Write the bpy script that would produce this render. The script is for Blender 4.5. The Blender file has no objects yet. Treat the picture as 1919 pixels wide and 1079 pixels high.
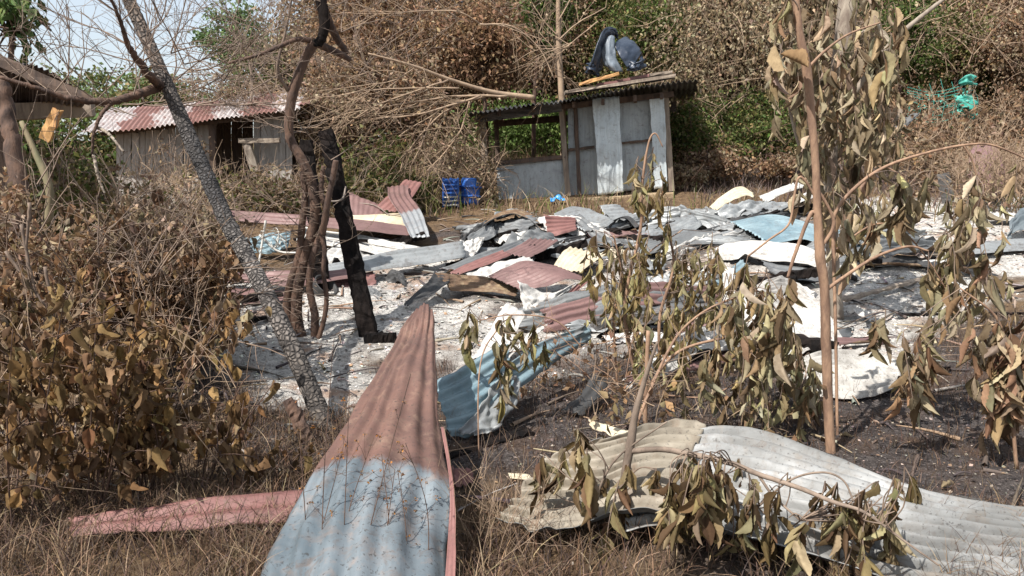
import bpy, math, random
import numpy as np
from mathutils import Vector

# ------------------------------------------------------------------ camera, sky, sun, exposure
CAM_H = 1.6; PITCH = math.radians(9.0); F = 1500.0; CU, CV = 959.5, 539.5
scene = bpy.context.scene
cam_d = bpy.data.cameras.new("camera"); cam = bpy.data.objects.new("camera", cam_d)
scene.collection.objects.link(cam)
cam.location = (0, 0, CAM_H); cam.rotation_euler = (math.radians(90) - PITCH, 0, 0)
cam_d.sensor_width = 36.0; cam_d.lens = 36.0 * F / 1919.0
cam_d.clip_start = 0.05; cam_d.clip_end = 2000
scene.camera = cam

SUN_EL = math.radians(53); SUN_AZ = math.radians(-44)      # direction towards the sun: high, from the left
sd = Vector((math.sin(SUN_AZ) * math.cos(SUN_EL), -math.cos(SUN_AZ) * math.cos(SUN_EL), math.sin(SUN_EL)))
world = bpy.data.worlds.new("World"); scene.world = world; world.use_nodes = True
wn = world.node_tree.nodes; wl = world.node_tree.links
sky = wn.new("ShaderNodeTexSky"); sky.sky_type = 'NISHITA'; sky.sun_disc = False
sky.sun_elevation = SUN_EL; sky.sun_rotation = math.atan2(sd.x, sd.y)
sky.dust_density = 2.0; sky.air_density = 1.0
bg = wn["Background"]; bg.inputs[1].default_value = 0.11
veil = wn.new("ShaderNodeMix"); veil.data_type = 'RGBA'; veil.inputs[0].default_value = .5; veil.inputs[7].default_value = (5.6, 6.0, 6.3, 1)   # thin high cloud over the whole sky
wl.new(sky.outputs[0], veil.inputs[6]); wl.new(veil.outputs[2], bg.inputs[0])
sun_d = bpy.data.lights.new("sun", 'SUN'); sun_d.energy = 4.9; sun_d.angle = math.radians(0.5); sun_d.color = (1, .965, .92)
sun = bpy.data.objects.new("sun", sun_d); scene.collection.objects.link(sun)
sun.rotation_euler = sd.to_track_quat('Z', 'Y').to_euler()
scene.view_settings.view_transform = 'Standard'; scene.view_settings.look = 'None'
scene.view_settings.exposure = 0.68; scene.view_settings.gamma = 1.0
scene.cycles.max_bounces = 6; scene.cycles.transparent_max_bounces = 6
scene.cycles.use_denoising = True

rng = np.random.default_rng(7); random.seed(7)
UP = np.array([0, 0, 1.0])

# ------------------------------------------------------------------ terrain and picture-to-place helpers
def vnoise(x, y, seed=0):
    x = np.asarray(x, float); y = np.asarray(y, float)
    xi = np.floor(x).astype(np.int64); yi = np.floor(y).astype(np.int64); fx = x - xi; fy = y - yi
    fx = fx * fx * (3 - 2 * fx); fy = fy * fy * (3 - 2 * fy)
    def h(a, b):
        n = (a * 374761393 + b * 668265263 + seed * 982451653) & 0xffffffff
        n = ((n ^ (n >> 13)) * 1274126177) & 0xffffffff
        return ((n ^ (n >> 16)) & 0xffff) / 65535.0
    return (h(xi, yi) * (1 - fx) + h(xi + 1, yi) * fx) * (1 - fy) + (h(xi, yi + 1) * (1 - fx) + h(xi + 1, yi + 1) * fx) * fy - .5
def fbm(x, y, seed=0, o=4):
    s = 0; a = 1.0
    for k in range(o):
        s = s + a * vnoise(np.asarray(x) * 2 ** k, np.asarray(y) * 2 ** k, seed + k); a *= .5
    return s
def gbase(y):
    y = np.asarray(y, float)
    g = .135 * .8 * np.logaddexp(0, (y - 6.7) / .8)
    g = g + .16 * 1.5 * np.logaddexp(0, (y - 23) / 1.5) - .29 * 6 * np.logaddexp(0, (y - 75) / 6)
    return g
def hill(x, y):
    t = np.clip((np.asarray(x, float) + 3.5) / 9 + (np.asarray(y, float) - 20) / 60, 0, 1)
    return t * t * (3 - 2 * t)
def ground_z(x, y):
    b0 = .135 * .8 * np.logaddexp(0, (np.asarray(y, float) - 6.7) / .8)
    b0 = np.minimum(b0, 2.2 + 0 * b0) + 0
    return np.where(np.asarray(y) < 19, .135 * .8 * np.logaddexp(0, (np.asarray(y, float) - 6.7) / .8), b0 + (gbase(y) - b0) * hill(x, y))
def depth(v):                    # distance at which picture row v meets the near ground
    t = math.tan(PITCH + math.atan((v - CV) / F)); lo, hi = 1.0, 60.0
    for _ in range(50):
        m = (lo + hi) / 2
        if CAM_H - t * m > float(.108 * np.logaddexp(0, (m - 6.7) / .8)): lo = m
        else: hi = m
    return lo
cp, sp = math.cos(PITCH), math.sin(PITCH)
def P(u, v, d):                  # the point d metres away (along +y) seen at picture position u, v
    x = (u - CU) / F; z = (CV - v) / F
    dy = cp + z * sp; dz = z * cp - sp
    k = d / dy
    return np.array([x * k, d, CAM_H + dz * k])
def Q(u, v, f):                  # the same with the distance given as the row where the ground under it shows
    return P(u, v, depth(f))
def gz(x, y): return float(ground_z(x, y))

# ------------------------------------------------------------------ mesh builder
class MB:
    def __init__(s): s.v = []; s.f = {}; s.c = []; s.uv = []; s.n = 0; s.m = {}
    def add(s, v, f, c=None, uv=None, mi=0):
        v = np.asarray(v, float); f = np.asarray(f, np.int64)
        s.v.append(v); k = f.shape[1]
        s.f.setdefault((k, mi), []).append(f + s.n); s.n += len(v)
        if c is None: c = (1, 1, 1)
        c = np.asarray(c, float)
        s.c.append(np.broadcast_to(c, (len(v), 3)) if c.ndim == 1 else c)
        s.uv.append(np.zeros((len(v), 2)) if uv is None else np.asarray(uv, float))
    def build(s, name, mat, parent=None, origin=None, smooth=True):
        V = np.concatenate(s.v); me = bpy.data.meshes.new(name)
        if parent is not None: o0 = np.array(parent['_o'])
        elif origin is not None: o0 = np.array(origin, float)
        else:
            o0 = V.mean(0); o0[2] = V[:, 2].min()
        V = V - o0
        loops = []; starts = []; mi = []; p = 0
        for (k, m), fl in s.f.items():
            A = np.concatenate(fl); loops.append(A.ravel()); starts.append(p + np.arange(len(A)) * k); p += A.size
            mi.append(np.full(len(A), m))
        loops = np.concatenate(loops).astype(np.int32); starts = np.concatenate(starts).astype(np.int32); mi = np.concatenate(mi).astype(np.int32)
        me.vertices.add(len(V)); me.vertices.foreach_set("co", V.astype(np.float32).ravel())
        me.loops.add(len(loops)); me.loops.foreach_set("vertex_index", loops)
        me.polygons.add(len(starts)); me.polygons.foreach_set("loop_start", starts)
        me.polygons.foreach_set("material_index", mi)
        me.polygons.foreach_set("use_smooth", np.full(len(starts), smooth))
        me.update(calc_edges=True)
        at = me.color_attributes.new("Col", 'FLOAT_COLOR', 'POINT')
        C = np.concatenate(s.c); at.data.foreach_set("color", np.c_[C, np.ones(len(C))].astype(np.float32).ravel())
        u = me.uv_layers.new(name="UVMap"); UV = np.concatenate(s.uv)[loops]
        u.data.foreach_set("uv", UV.astype(np.float32).ravel())
        for m in (mat if isinstance(mat, (list, tuple)) else [mat]): me.materials.append(m)
        me.validate()
        o = bpy.data.objects.new(name, me); scene.collection.objects.link(o)
        if parent is not None: o.parent = parent
        else: o.location = o0
        return o
def tag(o, label, cat, group=None, kind=None):
    if label: o['label'] = label
    if cat: o['category'] = cat
    if group: o['group'] = group
    if kind: o['kind'] = kind
    return o
def thing(name, loc, label, cat, group=None):
    o = bpy.data.objects.new(name, None); scene.collection.objects.link(o)
    o.location = tuple(float(a) for a in loc); o['_o'] = [float(a) for a in loc]; o.empty_display_size = .2
    return tag(o, label, cat, group)

# ------------------------------------------------------------------ materials
def newmat(name):
    m = bpy.data.materials.new(name); m.use_nodes = True
    nt = m.node_tree; b = nt.nodes["Principled BSDF"]
    return m, nt, b
def N(nt, t, **k):
    n = nt.nodes.new(t)
    for a, b in k.items(): setattr(n, a, b)
    return n
def rgb(c): return (c[0], c[1], c[2], 1)
def noise(nt, vec, scale, detail=6, rough=.6, dist=0):
    n = N(nt, "ShaderNodeTexNoise"); n.inputs["Scale"].default_value = scale; n.inputs["Detail"].default_value = detail
    n.inputs["Roughness"].default_value = rough; n.inputs["Distortion"].default_value = dist
    if vec is not None: nt.links.new(vec, n.inputs["Vector"])
    return n.outputs[0]
def ramp(nt, fac, stops):
    r = N(nt, "ShaderNodeValToRGB"); e = r.color_ramp.elements
    while len(e) < len(stops): e.new(.5)
    for i, (p, c) in enumerate(stops):
        e[i].position = p; e[i].color = rgb(c) if not isinstance(c, (int, float)) else (c, c, c, 1)
    nt.links.new(fac, r.inputs[0]); return r.outputs[0]
def mix(nt, fac, a, b, mode='MIX'):
    n = N(nt, "ShaderNodeMix", data_type='RGBA', blend_type=mode)
    for s, x in ((0, fac), (6, a), (7, b)):
        if hasattr(x, 'links') or hasattr(x, 'is_linked'): nt.links.new(x, n.inputs[s])
        elif isinstance(x, (int, float)): n.inputs[s].default_value = x
        else: n.inputs[s].default_value = rgb(x)
    return n.outputs[2]
def bump(nt, h, strength=.4, dist=.01, nrm=None):
    b = N(nt, "ShaderNodeBump"); b.inputs["Strength"].default_value = strength; b.inputs["Distance"].default_value = dist
    nt.links.new(h, b.inputs["Height"])
    if nrm is not None: nt.links.new(nrm, b.inputs["Normal"])
    return b.outputs[0]
def texco(nt, which="Object"): return N(nt, "ShaderNodeTexCoord").outputs[which]
def mapping(nt, vec, scale=(1, 1, 1)):
    m = N(nt, "ShaderNodeMapping"); m.inputs["Scale"].default_value = scale; nt.links.new(vec, m.inputs[0]); return m.outputs[0]

def metal(name, a, b, stain=(.12, .06, .035), stain_amt=.35, metallic=.35, rough=.5, speck=.25, band=None, patch=None):
    """weathered roofing steel: two tones, streaks along the sheet, rust or soot stains, fine specks"""
    m, nt, bs = newmat(name); oc = texco(nt); uv = texco(nt, "UV"); L = nt.links
    n1 = noise(nt, oc, 2.2, 8, .65, .6)
    col = mix(nt, ramp(nt, n1, [(.36, 0), (.62, 1)]), a, b)
    st = noise(nt, mapping(nt, uv, (26, 2.2, 1)), 1.0, 5, .6)
    col = mix(nt, ramp(nt, st, [(.45, 0), (.8, .5)]), col, tuple(x * .62 for x in a))
    if band:                                                     # paint that changes part way along the sheet
        pos, c2, c3 = band
        sx = N(nt, "ShaderNodeSeparateXYZ"); L.new(uv, sx.inputs[0])
        ad = N(nt, "ShaderNodeMath", operation='MULTIPLY_ADD'); ad.inputs[1].default_value = .13; L.new(noise(nt, mapping(nt, uv, (14, 5, 1)), 1, 5, .6), ad.inputs[0]); L.new(sx.outputs[1], ad.inputs[2])
        c23 = mix(nt, ramp(nt, noise(nt, oc, 3.3, 7, .65), [(.38, 0), (.62, 1)]), c2, c3)
        col = mix(nt, ramp(nt, ad.outputs[0], [(pos - .005, 0), (pos + .025, 1)]), col, c23)
    if patch:
        pc, pa = patch
        col = mix(nt, ramp(nt, noise(nt, oc, 1.3, 9, .7, .8), [(pa, 0), (pa + .1, 1)]), col, pc)
    n2 = noise(nt, oc, 5.5, 10, .72, .4)
    col = mix(nt, ramp(nt, n2, [(.52, 0), (.72, stain_amt)]), col, stain)
    vs = noise(nt, mapping(nt, oc, (9, 9, .8)), 1.6, 6, .65)
    col = mix(nt, ramp(nt, vs, [(.54, 0), (.74, stain_amt * .7)]), col, tuple(x * 1.6 for x in stain))
    n3 = noise(nt, oc, 60, 3, .6)
    col = mix(nt, ramp(nt, n3, [(.60, 0), (.68, speck)]), col, (.04, .035, .03))
    col = mix(nt, ramp(nt, noise(nt, oc, 9, 9, .75, 1.2), [(.56, 0), (.66, .55)]), col, (.11, .075, .055))
    L.new(col, bs.inputs["Base Color"]); bs.inputs["Metallic"].default_value = metallic
    L.new(ramp(nt, n1, [(.3, rough - .1), (.7, min(1, rough + .25))]), bs.inputs["Roughness"])
    L.new(bump(nt, noise(nt, oc, 30, 6, .6), .25, .006, bump(nt, noise(nt, oc, 5, 3, .5), .5, .02)), bs.inputs["Normal"])
    return m
M = {}
M['red'] = metal('oxide_red_steel', (.21, .12, .108), (.145, .082, .076), stain=(.10, .05, .045), stain_amt=.5, metallic=.1, rough=.55, speck=.3)
M['red_dark'] = metal('dull_red_steel', (.17, .075, .065), (.25, .12, .105), stain=(.06, .03, .025), metallic=.1, rough=.6)
M['redsilver'] = metal('red_to_grey_steel', (.33, .34, .34), (.2, .21, .22), metallic=.3, band=(.45, (.21, .12, .108), (.15, .085, .078)))
M['galv'] = metal('weathered_galvanised_steel', (.33, .34, .335), (.21, .22, .22), stain=(.08, .06, .05), stain_amt=.7, metallic=.35, rough=.5, patch=((.13, .105, .085), .56))
M['bluegrey'] = metal('blue_grey_steel', (.14, .215, .25), (.24, .32, .345), stain=(.08, .08, .08), stain_amt=.5, metallic=.2, rough=.5)
M['white'] = metal('heat_whitened_steel', (.56, .54, .50), (.40, .38, .35), stain=(.10, .09, .085), stain_amt=.8, metallic=.0, rough=.75, speck=.7, patch=((.26, .24, .215), .54))
M['cream'] = metal('cream_scorched_steel', (.58, .51, .37), (.45, .38, .26), stain=(.16, .1, .06), stain_amt=.5, metallic=.0, rough=.7)
M['dark'] = metal('sooty_and_shade_steel', (.055, .054, .053), (.025, .025, .025), stain=(.14, .13, .12), stain_amt=.3, metallic=.2, rough=.6)  # soot colour; on the hollow's grey sheet it stands for shade
M['greydark'] = metal('smoked_grey_steel', (.20, .205, .20), (.11, .115, .12), stain=(.06, .05, .045), stain_amt=.5, metallic=.3, rough=.55)
M['paleash'] = metal('ash_coated_ribbed_steel', (.48, .46, .42), (.33, .31, .28), stain=(.10, .085, .07), stain_amt=.8, metallic=0, rough=.75, speck=.7, patch=((.16, .15, .14), .56))
M['tanrust'] = metal('tan_scorched_steel', (.29, .25, .19), (.17, .145, .11), stain=(.10, .06, .035), stain_amt=.8, metallic=.1, rough=.6, speck=.5, patch=((.30, .17, .08), .57))
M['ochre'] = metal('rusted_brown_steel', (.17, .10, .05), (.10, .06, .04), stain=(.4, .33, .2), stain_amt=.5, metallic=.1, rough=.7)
M['hero'] = metal('red_over_blue_grey_steel', (.10, .125, .14), (.17, .195, .21), stain=(.20, .13, .09), stain_amt=.6, metallic=.2, rough=.5, speck=.7,
                  band=(.41, (.165, .088, .066), (.105, .058, .046)))
M['heroback'] = metal('cream_back_steel', (.6, .55, .42), (.35, .30, .25), metallic=.05, rough=.7)
M['fgwhite'] = metal('pale_ash_coated_steel', (.32, .32, .31), (.17, .168, .158), stain=(.13, .105, .08), stain_amt=.75, metallic=.1, rough=.6, speck=.6,
                     patch=((.14, .13, .115), .53))
M['shedpanel'] = metal('pale_blue_grey_sheet', (.50, .55, .56), (.62, .67, .675), stain=(.14, .12, .11), stain_amt=.45, metallic=.15, rough=.5)
M['shedpanel2'] = metal('plain_grey_sheet', (.31, .335, .34), (.42, .45, .455), stain=(.1, .09, .085), stain_amt=.5, metallic=.15, rough=.5)

def simple(name, a, b, scale=8, rough=.8, bstr=.5, bdist=.01, metallic=0, stretch=(1, 1, 1), contrast=(.38, .62)):
    m, nt, bs = newmat(name); oc = mapping(nt, texco(nt), stretch)
    n = noise(nt, oc, scale, 8, .65, .5)
    nt.links.new(mix(nt, ramp(nt, n, [(contrast[0], 0), (contrast[1], 1)]), a, b), bs.inputs["Base Color"])
    bs.inputs["Roughness"].default_value = rough; bs.inputs["Metallic"].default_value = metallic
    nt.links.new(bump(nt, noise(nt, oc, scale * 2.5, 6, .6), bstr, bdist), bs.inputs["Normal"])
    return m
M['bark'] = simple('dry_brown_bark', (.125, .07, .045), (.045, .027, .02), 14, .85, .8, .012, stretch=(1, 1, .35))
M['bark_red'] = simple('orange_brown_bark', (.34, .21, .13), (.17, .10, .065), 16, .8, .8, .006, stretch=(1, 1, .3))
M['bark_pale'] = simple('pale_grey_bark', (.32, .27, .21), (.17, .13, .10), 12, .85, .6, .01, stretch=(1, 1, .3))
M['bark_grey'] = simple('mottled_grey_brown_bark', (.24, .18, .135), (.11, .08, .06), 12, .85, .6, .008, stretch=(1, 1, .4))
M['twig'] = simple('straw_brown_twig', (.36, .255, .165), (.22, .15, .10), 6, .8, .2, .002)
M['twig_grey'] = simple('grey_brown_twig', (.24, .17, .12), (.12, .085, .065), 6, .8, .2, .002)
M['char'] = simple('charred_timber', (.008, .0075, .0075), (.022, .017, .015), 9, .95, 1, .02, stretch=(1, 1, .25))
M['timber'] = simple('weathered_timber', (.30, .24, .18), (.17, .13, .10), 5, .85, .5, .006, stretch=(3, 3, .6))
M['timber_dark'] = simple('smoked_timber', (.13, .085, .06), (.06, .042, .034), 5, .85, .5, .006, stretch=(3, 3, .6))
M['timber_fresh'] = simple('split_orange_timber', (.62, .36, .14), (.42, .22, .09), 6, .8, .6, .01, stretch=(3, 3, .4))
M['char'].node_tree.nodes['Principled BSDF'].inputs['Specular IOR Level'].default_value = .06
M['greybeam'] = simple('grey_scorched_beam', (.17, .16, .15), (.05, .047, .045), 7, .85, .9, .012, stretch=(.5, 3, 3))
M['blackplastic'] = simple('melted_black_plastic', (.012, .02, .035), (.03, .04, .06), 5, .38, .4, .01)
M['greyplastic'] = simple('grey_inner_plastic', (.17, .20, .23), (.09, .11, .13), 5, .5, .3, .006)
M['blueplastic'] = simple('blue_plastic', (.02, .085, .32), (.03, .12, .40), 5, .45, .2, .004)
M['cyanplastic'] = simple('bright_blue_plastic', (.02, .25, .65), (.04, .33, .75), 8, .4, .4, .006)
M['greennet'] = simple('turquoise_net', (.04, .27, .21), (.08, .38, .31), 8, .6, .3, .004)
M['tube'] = simple('pale_metal_tube', (.55, .53, .48), (.4, .38, .34), 12, .5, .2, .003, metallic=.2)
M['pinkwall'] = simple('faded_pink_panel', (.21, .12, .115), (.15, .085, .085), 5, .8, .2, .004)
M['wire'] = simple('rusty_wire', (.25, .2, .16), (.16, .13, .11), 12, .6, .1, .001, metallic=.2)
M['tarp'] = simple('dark_grey_tarpaulin', (.09, .11, .12), (.14, .16, .17), 4, .55, .6, .02)

def crackbark():
    m, nt, bs = newmat('crackled_charred_bark'); L = nt.links; uv = texco(nt, "UV"); oc = texco(nt)
    mp = mapping(nt, uv, (5.5, 38, 1))
    ad = N(nt, "ShaderNodeVectorMath", operation='ADD'); L.new(mp, ad.inputs[0])
    nn = N(nt, "ShaderNodeTexNoise"); nn.inputs["Scale"].default_value = 9; L.new(oc, nn.inputs["Vector"])
    sc = N(nt, "ShaderNodeVectorMath", operation='SCALE'); sc.inputs["Scale"].default_value = 1.3; L.new(nn.outputs[1], sc.inputs[0]); L.new(sc.outputs[0], ad.inputs[1])
    vo = N(nt, "ShaderNodeTexVoronoi", feature='DISTANCE_TO_EDGE'); vo.inputs["Scale"].default_value = 1.0; L.new(ad.outputs[0], vo.inputs["Vector"])
    crack = ramp(nt, vo.outputs["Distance"], [(.0, 0.0), (.28, 1)])
    tone = mix(nt, ramp(nt, noise(nt, oc, 6, 8, .7), [(.35, 0), (.62, 1)]), (.05, .045, .04), (.25, .225, .20))
    at = N(nt, "ShaderNodeAttribute"); at.attribute_name = "Col"
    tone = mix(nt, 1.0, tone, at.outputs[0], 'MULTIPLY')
    L.new(mix(nt, crack, (.03, .025, .022), tone), bs.inputs["Base Color"]); bs.inputs["Roughness"].default_value = .85
    L.new(bump(nt, crack, 1.0, .012, bump(nt, noise(nt, oc, 40, 5, .6), .6, .005)), bs.inputs["Normal"])
    return m
M['crackbark'] = crackbark()

def leafmat(name, trans=.35, rough=.6, spec=.3):
    m, nt, bs = newmat(name); L = nt.links
    at = N(nt, "ShaderNodeAttribute"); at.attribute_name = "Col"
    oc = texco(nt); c = mix(nt, ramp(nt, noise(nt, oc, 28, 4, .6), [(.35, .0), (.7, .45)]), at.outputs[0], (.09, .05, .025))
    L.new(c, bs.inputs["Base Color"]); bs.inputs["Roughness"].default_value = rough
    bs.inputs["Specular IOR Level"].default_value = spec
    tr = N(nt, "ShaderNodeBsdfTranslucent"); L.new(c, tr.inputs[0])
    mx = N(nt, "ShaderNodeMixShader"); mx.inputs[0].default_value = trans
    L.new(bs.outputs[0], mx.inputs[1]); L.new(tr.outputs[0], mx.inputs[2])
    L.new(mx.outputs[0], nt.nodes["Material Output"].inputs[0])
    return m
M['leaf'] = leafmat('withered_leaf', .35, .7, .15)
M['leaf_green'] = leafmat('green_leaf', .4, .6, .25)
M['straw'] = leafmat('dry_straw', .2, .7, .15)
def colmat(name, rough=.9, bs_=.4):
    m, nt, bs = newmat(name); at = N(nt, "ShaderNodeAttribute"); at.attribute_name = "Col"
    nt.links.new(at.outputs[0], bs.inputs["Base Color"]); bs.inputs["Roughness"].default_value = rough
    nt.links.new(bump(nt, noise(nt, texco(nt), 60, 4, .6), bs_, .004), bs.inputs["Normal"]); return m
M['debris'] = colmat('ash_and_char_flake')

# ------------------------------------------------------------------ shape helpers
def catmull(pts, n):
    pts = np.asarray(pts, float)
    if len(pts) == 2: return pts[0] + (pts[1] - pts[0]) * np.linspace(0, 1, n)[:, None]
    p = np.vstack([2 * pts[0] - pts[1], pts, 2 * pts[-1] - pts[-2]])
    t = np.linspace(0, len(pts) - 1, n); i = np.minimum(t.astype(int), len(pts) - 2); f = (t - i)[:, None]
    a, b, c, d = p[i], p[i + 1], p[i + 2], p[i + 3]
    return .5 * (2 * b + (c - a) * f + (2 * a - 5 * b + 4 * c - d) * f ** 2 + (3 * b - a - 3 * c + d) * f ** 3)
def tube(mb, pts, radii, sides=8, n=None, wob=0., col=None, cap=True, kink=0., uvs=1.0):
    pts = np.asarray(pts, float); L = np.linalg.norm(np.diff(pts, axis=0), axis=1).sum()
    n = n or max(3, len(pts) * 4)
    c = catmull(pts, n); r = np.interp(np.linspace(0, 1, n), np.linspace(0, 1, len(radii)), radii)
    if kink: c = c + rng.normal(0, kink, c.shape) * r[:, None]
    tg = np.gradient(c, axis=0); tg /= np.linalg.norm(tg, axis=1)[:, None] + 1e-9
    ref = np.array([0, 1.0, 0.1]) if abs(tg[:, 2]).mean() > .7 else UP
    a = np.cross(tg, ref); a /= np.linalg.norm(a, axis=1)[:, None] + 1e-9; b = np.cross(tg, a)
    th = np.linspace(0, 2 * np.pi, sides, endpoint=False)
    rr = r[:, None] * (1 + (rng.normal(0, wob, (n, sides)) if wob else 0))
    V = c[:, None] + rr[..., None] * (np.cos(th)[None, :, None] * a[:, None] + np.sin(th)[None, :, None] * b[:, None])
    V = V.reshape(-1, 3); i = np.arange(n - 1)[:, None] * sides; j = np.arange(sides)[None]; k = (j + 1) % sides
    Fq = np.stack([i + j, i + k, i + sides + k, i + sides + j], -1).reshape(-1, 4)
    uv = np.stack(np.broadcast_arrays((np.abs(np.linspace(-1, 1, sides)) )[None], np.linspace(0, L * uvs, n)[:, None]), -1).reshape(-1, 2)
    if col is not None and np.ndim(col) == 2: col = np.repeat(np.array([[np.interp(t, np.linspace(0, 1, len(col)), np.array(col)[:, q]) for q in range(3)] for t in np.linspace(0, 1, n)]), sides, 0)
    if cap:
        V = np.vstack([V, c[0], c[-1]]); uv = np.vstack([uv, uv[0], uv[-1]])
        if col is not None and np.ndim(col) == 2: col = np.vstack([col, col[0], col[-1]])
        q = len(V); jj = np.arange(sides); kk = (jj + 1) % sides
        mb.add(V, Fq, col, uv)
        base = mb.n - q; T = np.vstack([np.stack([np.full(sides, q - 2), kk, jj], 1), np.stack([np.full(sides, q - 1), (n - 1) * sides + jj, (n - 1) * sides + kk], 1)])
        mb.f.setdefault((3, 0), []).append(T + base)
    else: mb.add(V, Fq, col, uv)
    return c
def box(mb, p0, p1, w, h, up=UP, jitter=0., seg=1, taper=1.0, col=None, mi=0):
    """a beam from p0 to p1, w wide and h deep, optionally rough"""
    p0 = np.asarray(p0, float); p1 = np.asarray(p1, float); t = p1 - p0; L = np.linalg.norm(t); t /= L
    a = np.cross(t, up); a /= np.linalg.norm(a); b = np.cross(a, t)
    per = [(-1, -1), (1, -1), (1, 1), (-1, 1)]
    if jitter: per = [(-1, -1), (0, -1), (1, -1), (1, 0), (1, 1), (0, 1), (-1, 1), (-1, 0)]
    k = len(per); V = []
    for i in range(seg + 1):
        f = i / seg; s = 1 + (taper - 1) * f
        for x, y in per:
            q = p0 + t * L * f + a * x * w / 2 * s + b * y * h / 2 * s
            if jitter: q = q + rng.normal(0, jitter, 3)
            V.append(q)
    V = np.array(V); Fq = [[i * k + j, i * k + (j + 1) % k, (i + 1) * k + (j + 1) % k, (i + 1) * k + j] for i in range(seg) for j in range(k)]
    c0 = V[:k].mean(0); c1 = V[-k:].mean(0); n = len(V)
    V = np.vstack([V, c0, c1]); mb.add(V, Fq, col, mi=mi)
    T = [[n, (j + 1) % k, j] for j in range(k)] + [[n + 1, seg * k + j, seg * k + (j + 1) % k] for j in range(k)]
    mb.f.setdefault((3, mi), []).append(np.array(T) + mb.n - n - 2)

def surf(C, na, nb):
    C = np.asarray(C, float)
    R = np.stack([catmull(C[:, j], na) for j in range(C.shape[1])], 1)
    return np.stack([catmull(R[i], nb) for i in range(na)], 0)
def sheet_mesh(mb, C, pitch=.076, amp=.008, dent=.026, rag=.012, na=36, seed=None, crumple=0., maxn=30, free=None):
    """corrugated sheet over a net of control points: rows run along its length, columns across it"""
    C = np.asarray(C, float); w = np.mean([np.linalg.norm(np.diff(r, axis=0), axis=1).sum() for r in C]); L = np.mean([np.linalg.norm(np.diff(C[:, j], axis=0), axis=1).sum() for j in range(C.shape[1])])
    nr = min(maxn, max(2, round(w / pitch))); nb = nr * 8 + 1
    S = surf(C, na, nb)
    a = np.linspace(0, 1, na)[:, None]; b = np.linspace(0, 1, nb)[None]
    sdn = seed if seed is not None else int(rng.integers(1e6))
    if rag:                                   # torn, uneven ends and edges
        da = np.gradient(S, axis=0) * (na - 1) / max(L, .01)
        S = S + da * (rag * 2 * (vnoise(b * 9, 0 * b, sdn) + .6 * vnoise(b * 31, 0 * b, sdn + 1)) * np.where(a < .1, 1, 0) * (1 - a * 10) - rag * 2 * (vnoise(b * 9, 0 * b, sdn + 5) + .6 * vnoise(b * 31, 0 * b, sdn + 6)) * np.where(a > .9, 1, 0) * (a * 10 - 9))[..., None]
        db = np.gradient(S, axis=1) * (nb - 1) / max(w, .01)
        S = S + db * (rag * 1.5 * vnoise(a * 12, 0 * a, sdn + 9) * np.where(b < .06, 1, 0) * (1 - b / .06) + rag * 1.5 * vnoise(a * 12, 0 * a, sdn + 10) * np.where(b > .94, 1, 0) * ((b - .94) / .06))[..., None]
    ga = np.gradient(S, axis=0); gb = np.gradient(S, axis=1); nn = np.cross(ga, gb); nn /= np.linalg.norm(nn, axis=2)[..., None] + 1e-9
    lw = np.linalg.norm(np.diff(S, axis=1), axis=2).sum(1)[:, None]; lw = np.clip(lw / w, .12, 1.1)
    if free is not None: b = b + free * (vnoise(b * 4 + 3, a * 2, sdn + 20))
    h = amp * lw * np.cos(2 * np.pi * nr * b) * (1 + .5 * vnoise(a * 5 + 0 * b, b * 3 + 0 * a, sdn + 2))
    h = h + dent * 2 * fbm(a * L * 1.6 + 0 * b, b * w * 1.6 + 0 * a, sdn + 3, 3)
    if crumple:
        cr_ = fbm(a * L * 3 - b * 1.5, b * w * 3 + a * 2, sdn + 14, 2); h = h + crumple * 1.6 * np.abs(np.mod(cr_ * 2.5, 1) - .5)
    if crumple: h = h + crumple * (np.abs(fbm(a * L * 5 + b * 2, b * w * 5 + 0 * a, sdn + 4, 3)) - .25) * 2
    V = (S + nn * h[..., None]).reshape(-1, 3)
    i = np.arange(na - 1)[:, None] * nb; j = np.arange(nb - 1)[None]
    Fq = np.stack([i + j, i + nb + j, i + nb + j + 1, i + j + 1], -1).reshape(-1, 4)
    uv = np.stack(np.broadcast_arrays(b * min(1, w / .8), a), -1).reshape(-1, 2)
    mb.add(V, Fq, None, uv)
    return S
SHEETS = "roofing sheets strewn over the burnt ground"
def thicken(o, t=.0025):
    md = o.modifiers.new("thickness", 'SOLIDIFY'); md.thickness = t; md.offset = 0
    if len(o.data.materials) > 1: md.material_offset = 1; md.material_offset_rim = 1
def sheet(label, net, top, under=None, name='corrugated_sheet', group=SHEETS, cat='metal sheet', flip=False, **k):
    """net: rows of (u, v, foot row) picture positions"""
    C = np.array([[Q(*p) for p in r] for r in net])
    mb = MB(); sheet_mesh(mb, C, **k)
    mats = [M[top], M[under or top]]
    V = mb.v[0]; tri = mb.f[(4, 0)][0]                                   # the upper face carries the first material
    n = np.cross(V[tri[:, 1]] - V[tri[:, 0]], V[tri[:, 3]] - V[tri[:, 0]]).sum(0)
    view = np.array([0, 0, CAM_H]) - V.mean(0)
    facing = n @ view
    if (facing < 0) != flip: mb.f[(4, 0)][0] = tri[:, ::-1]
    o = mb.build(name, mats); thicken(o)
    return tag(o, label, cat, group)

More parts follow.
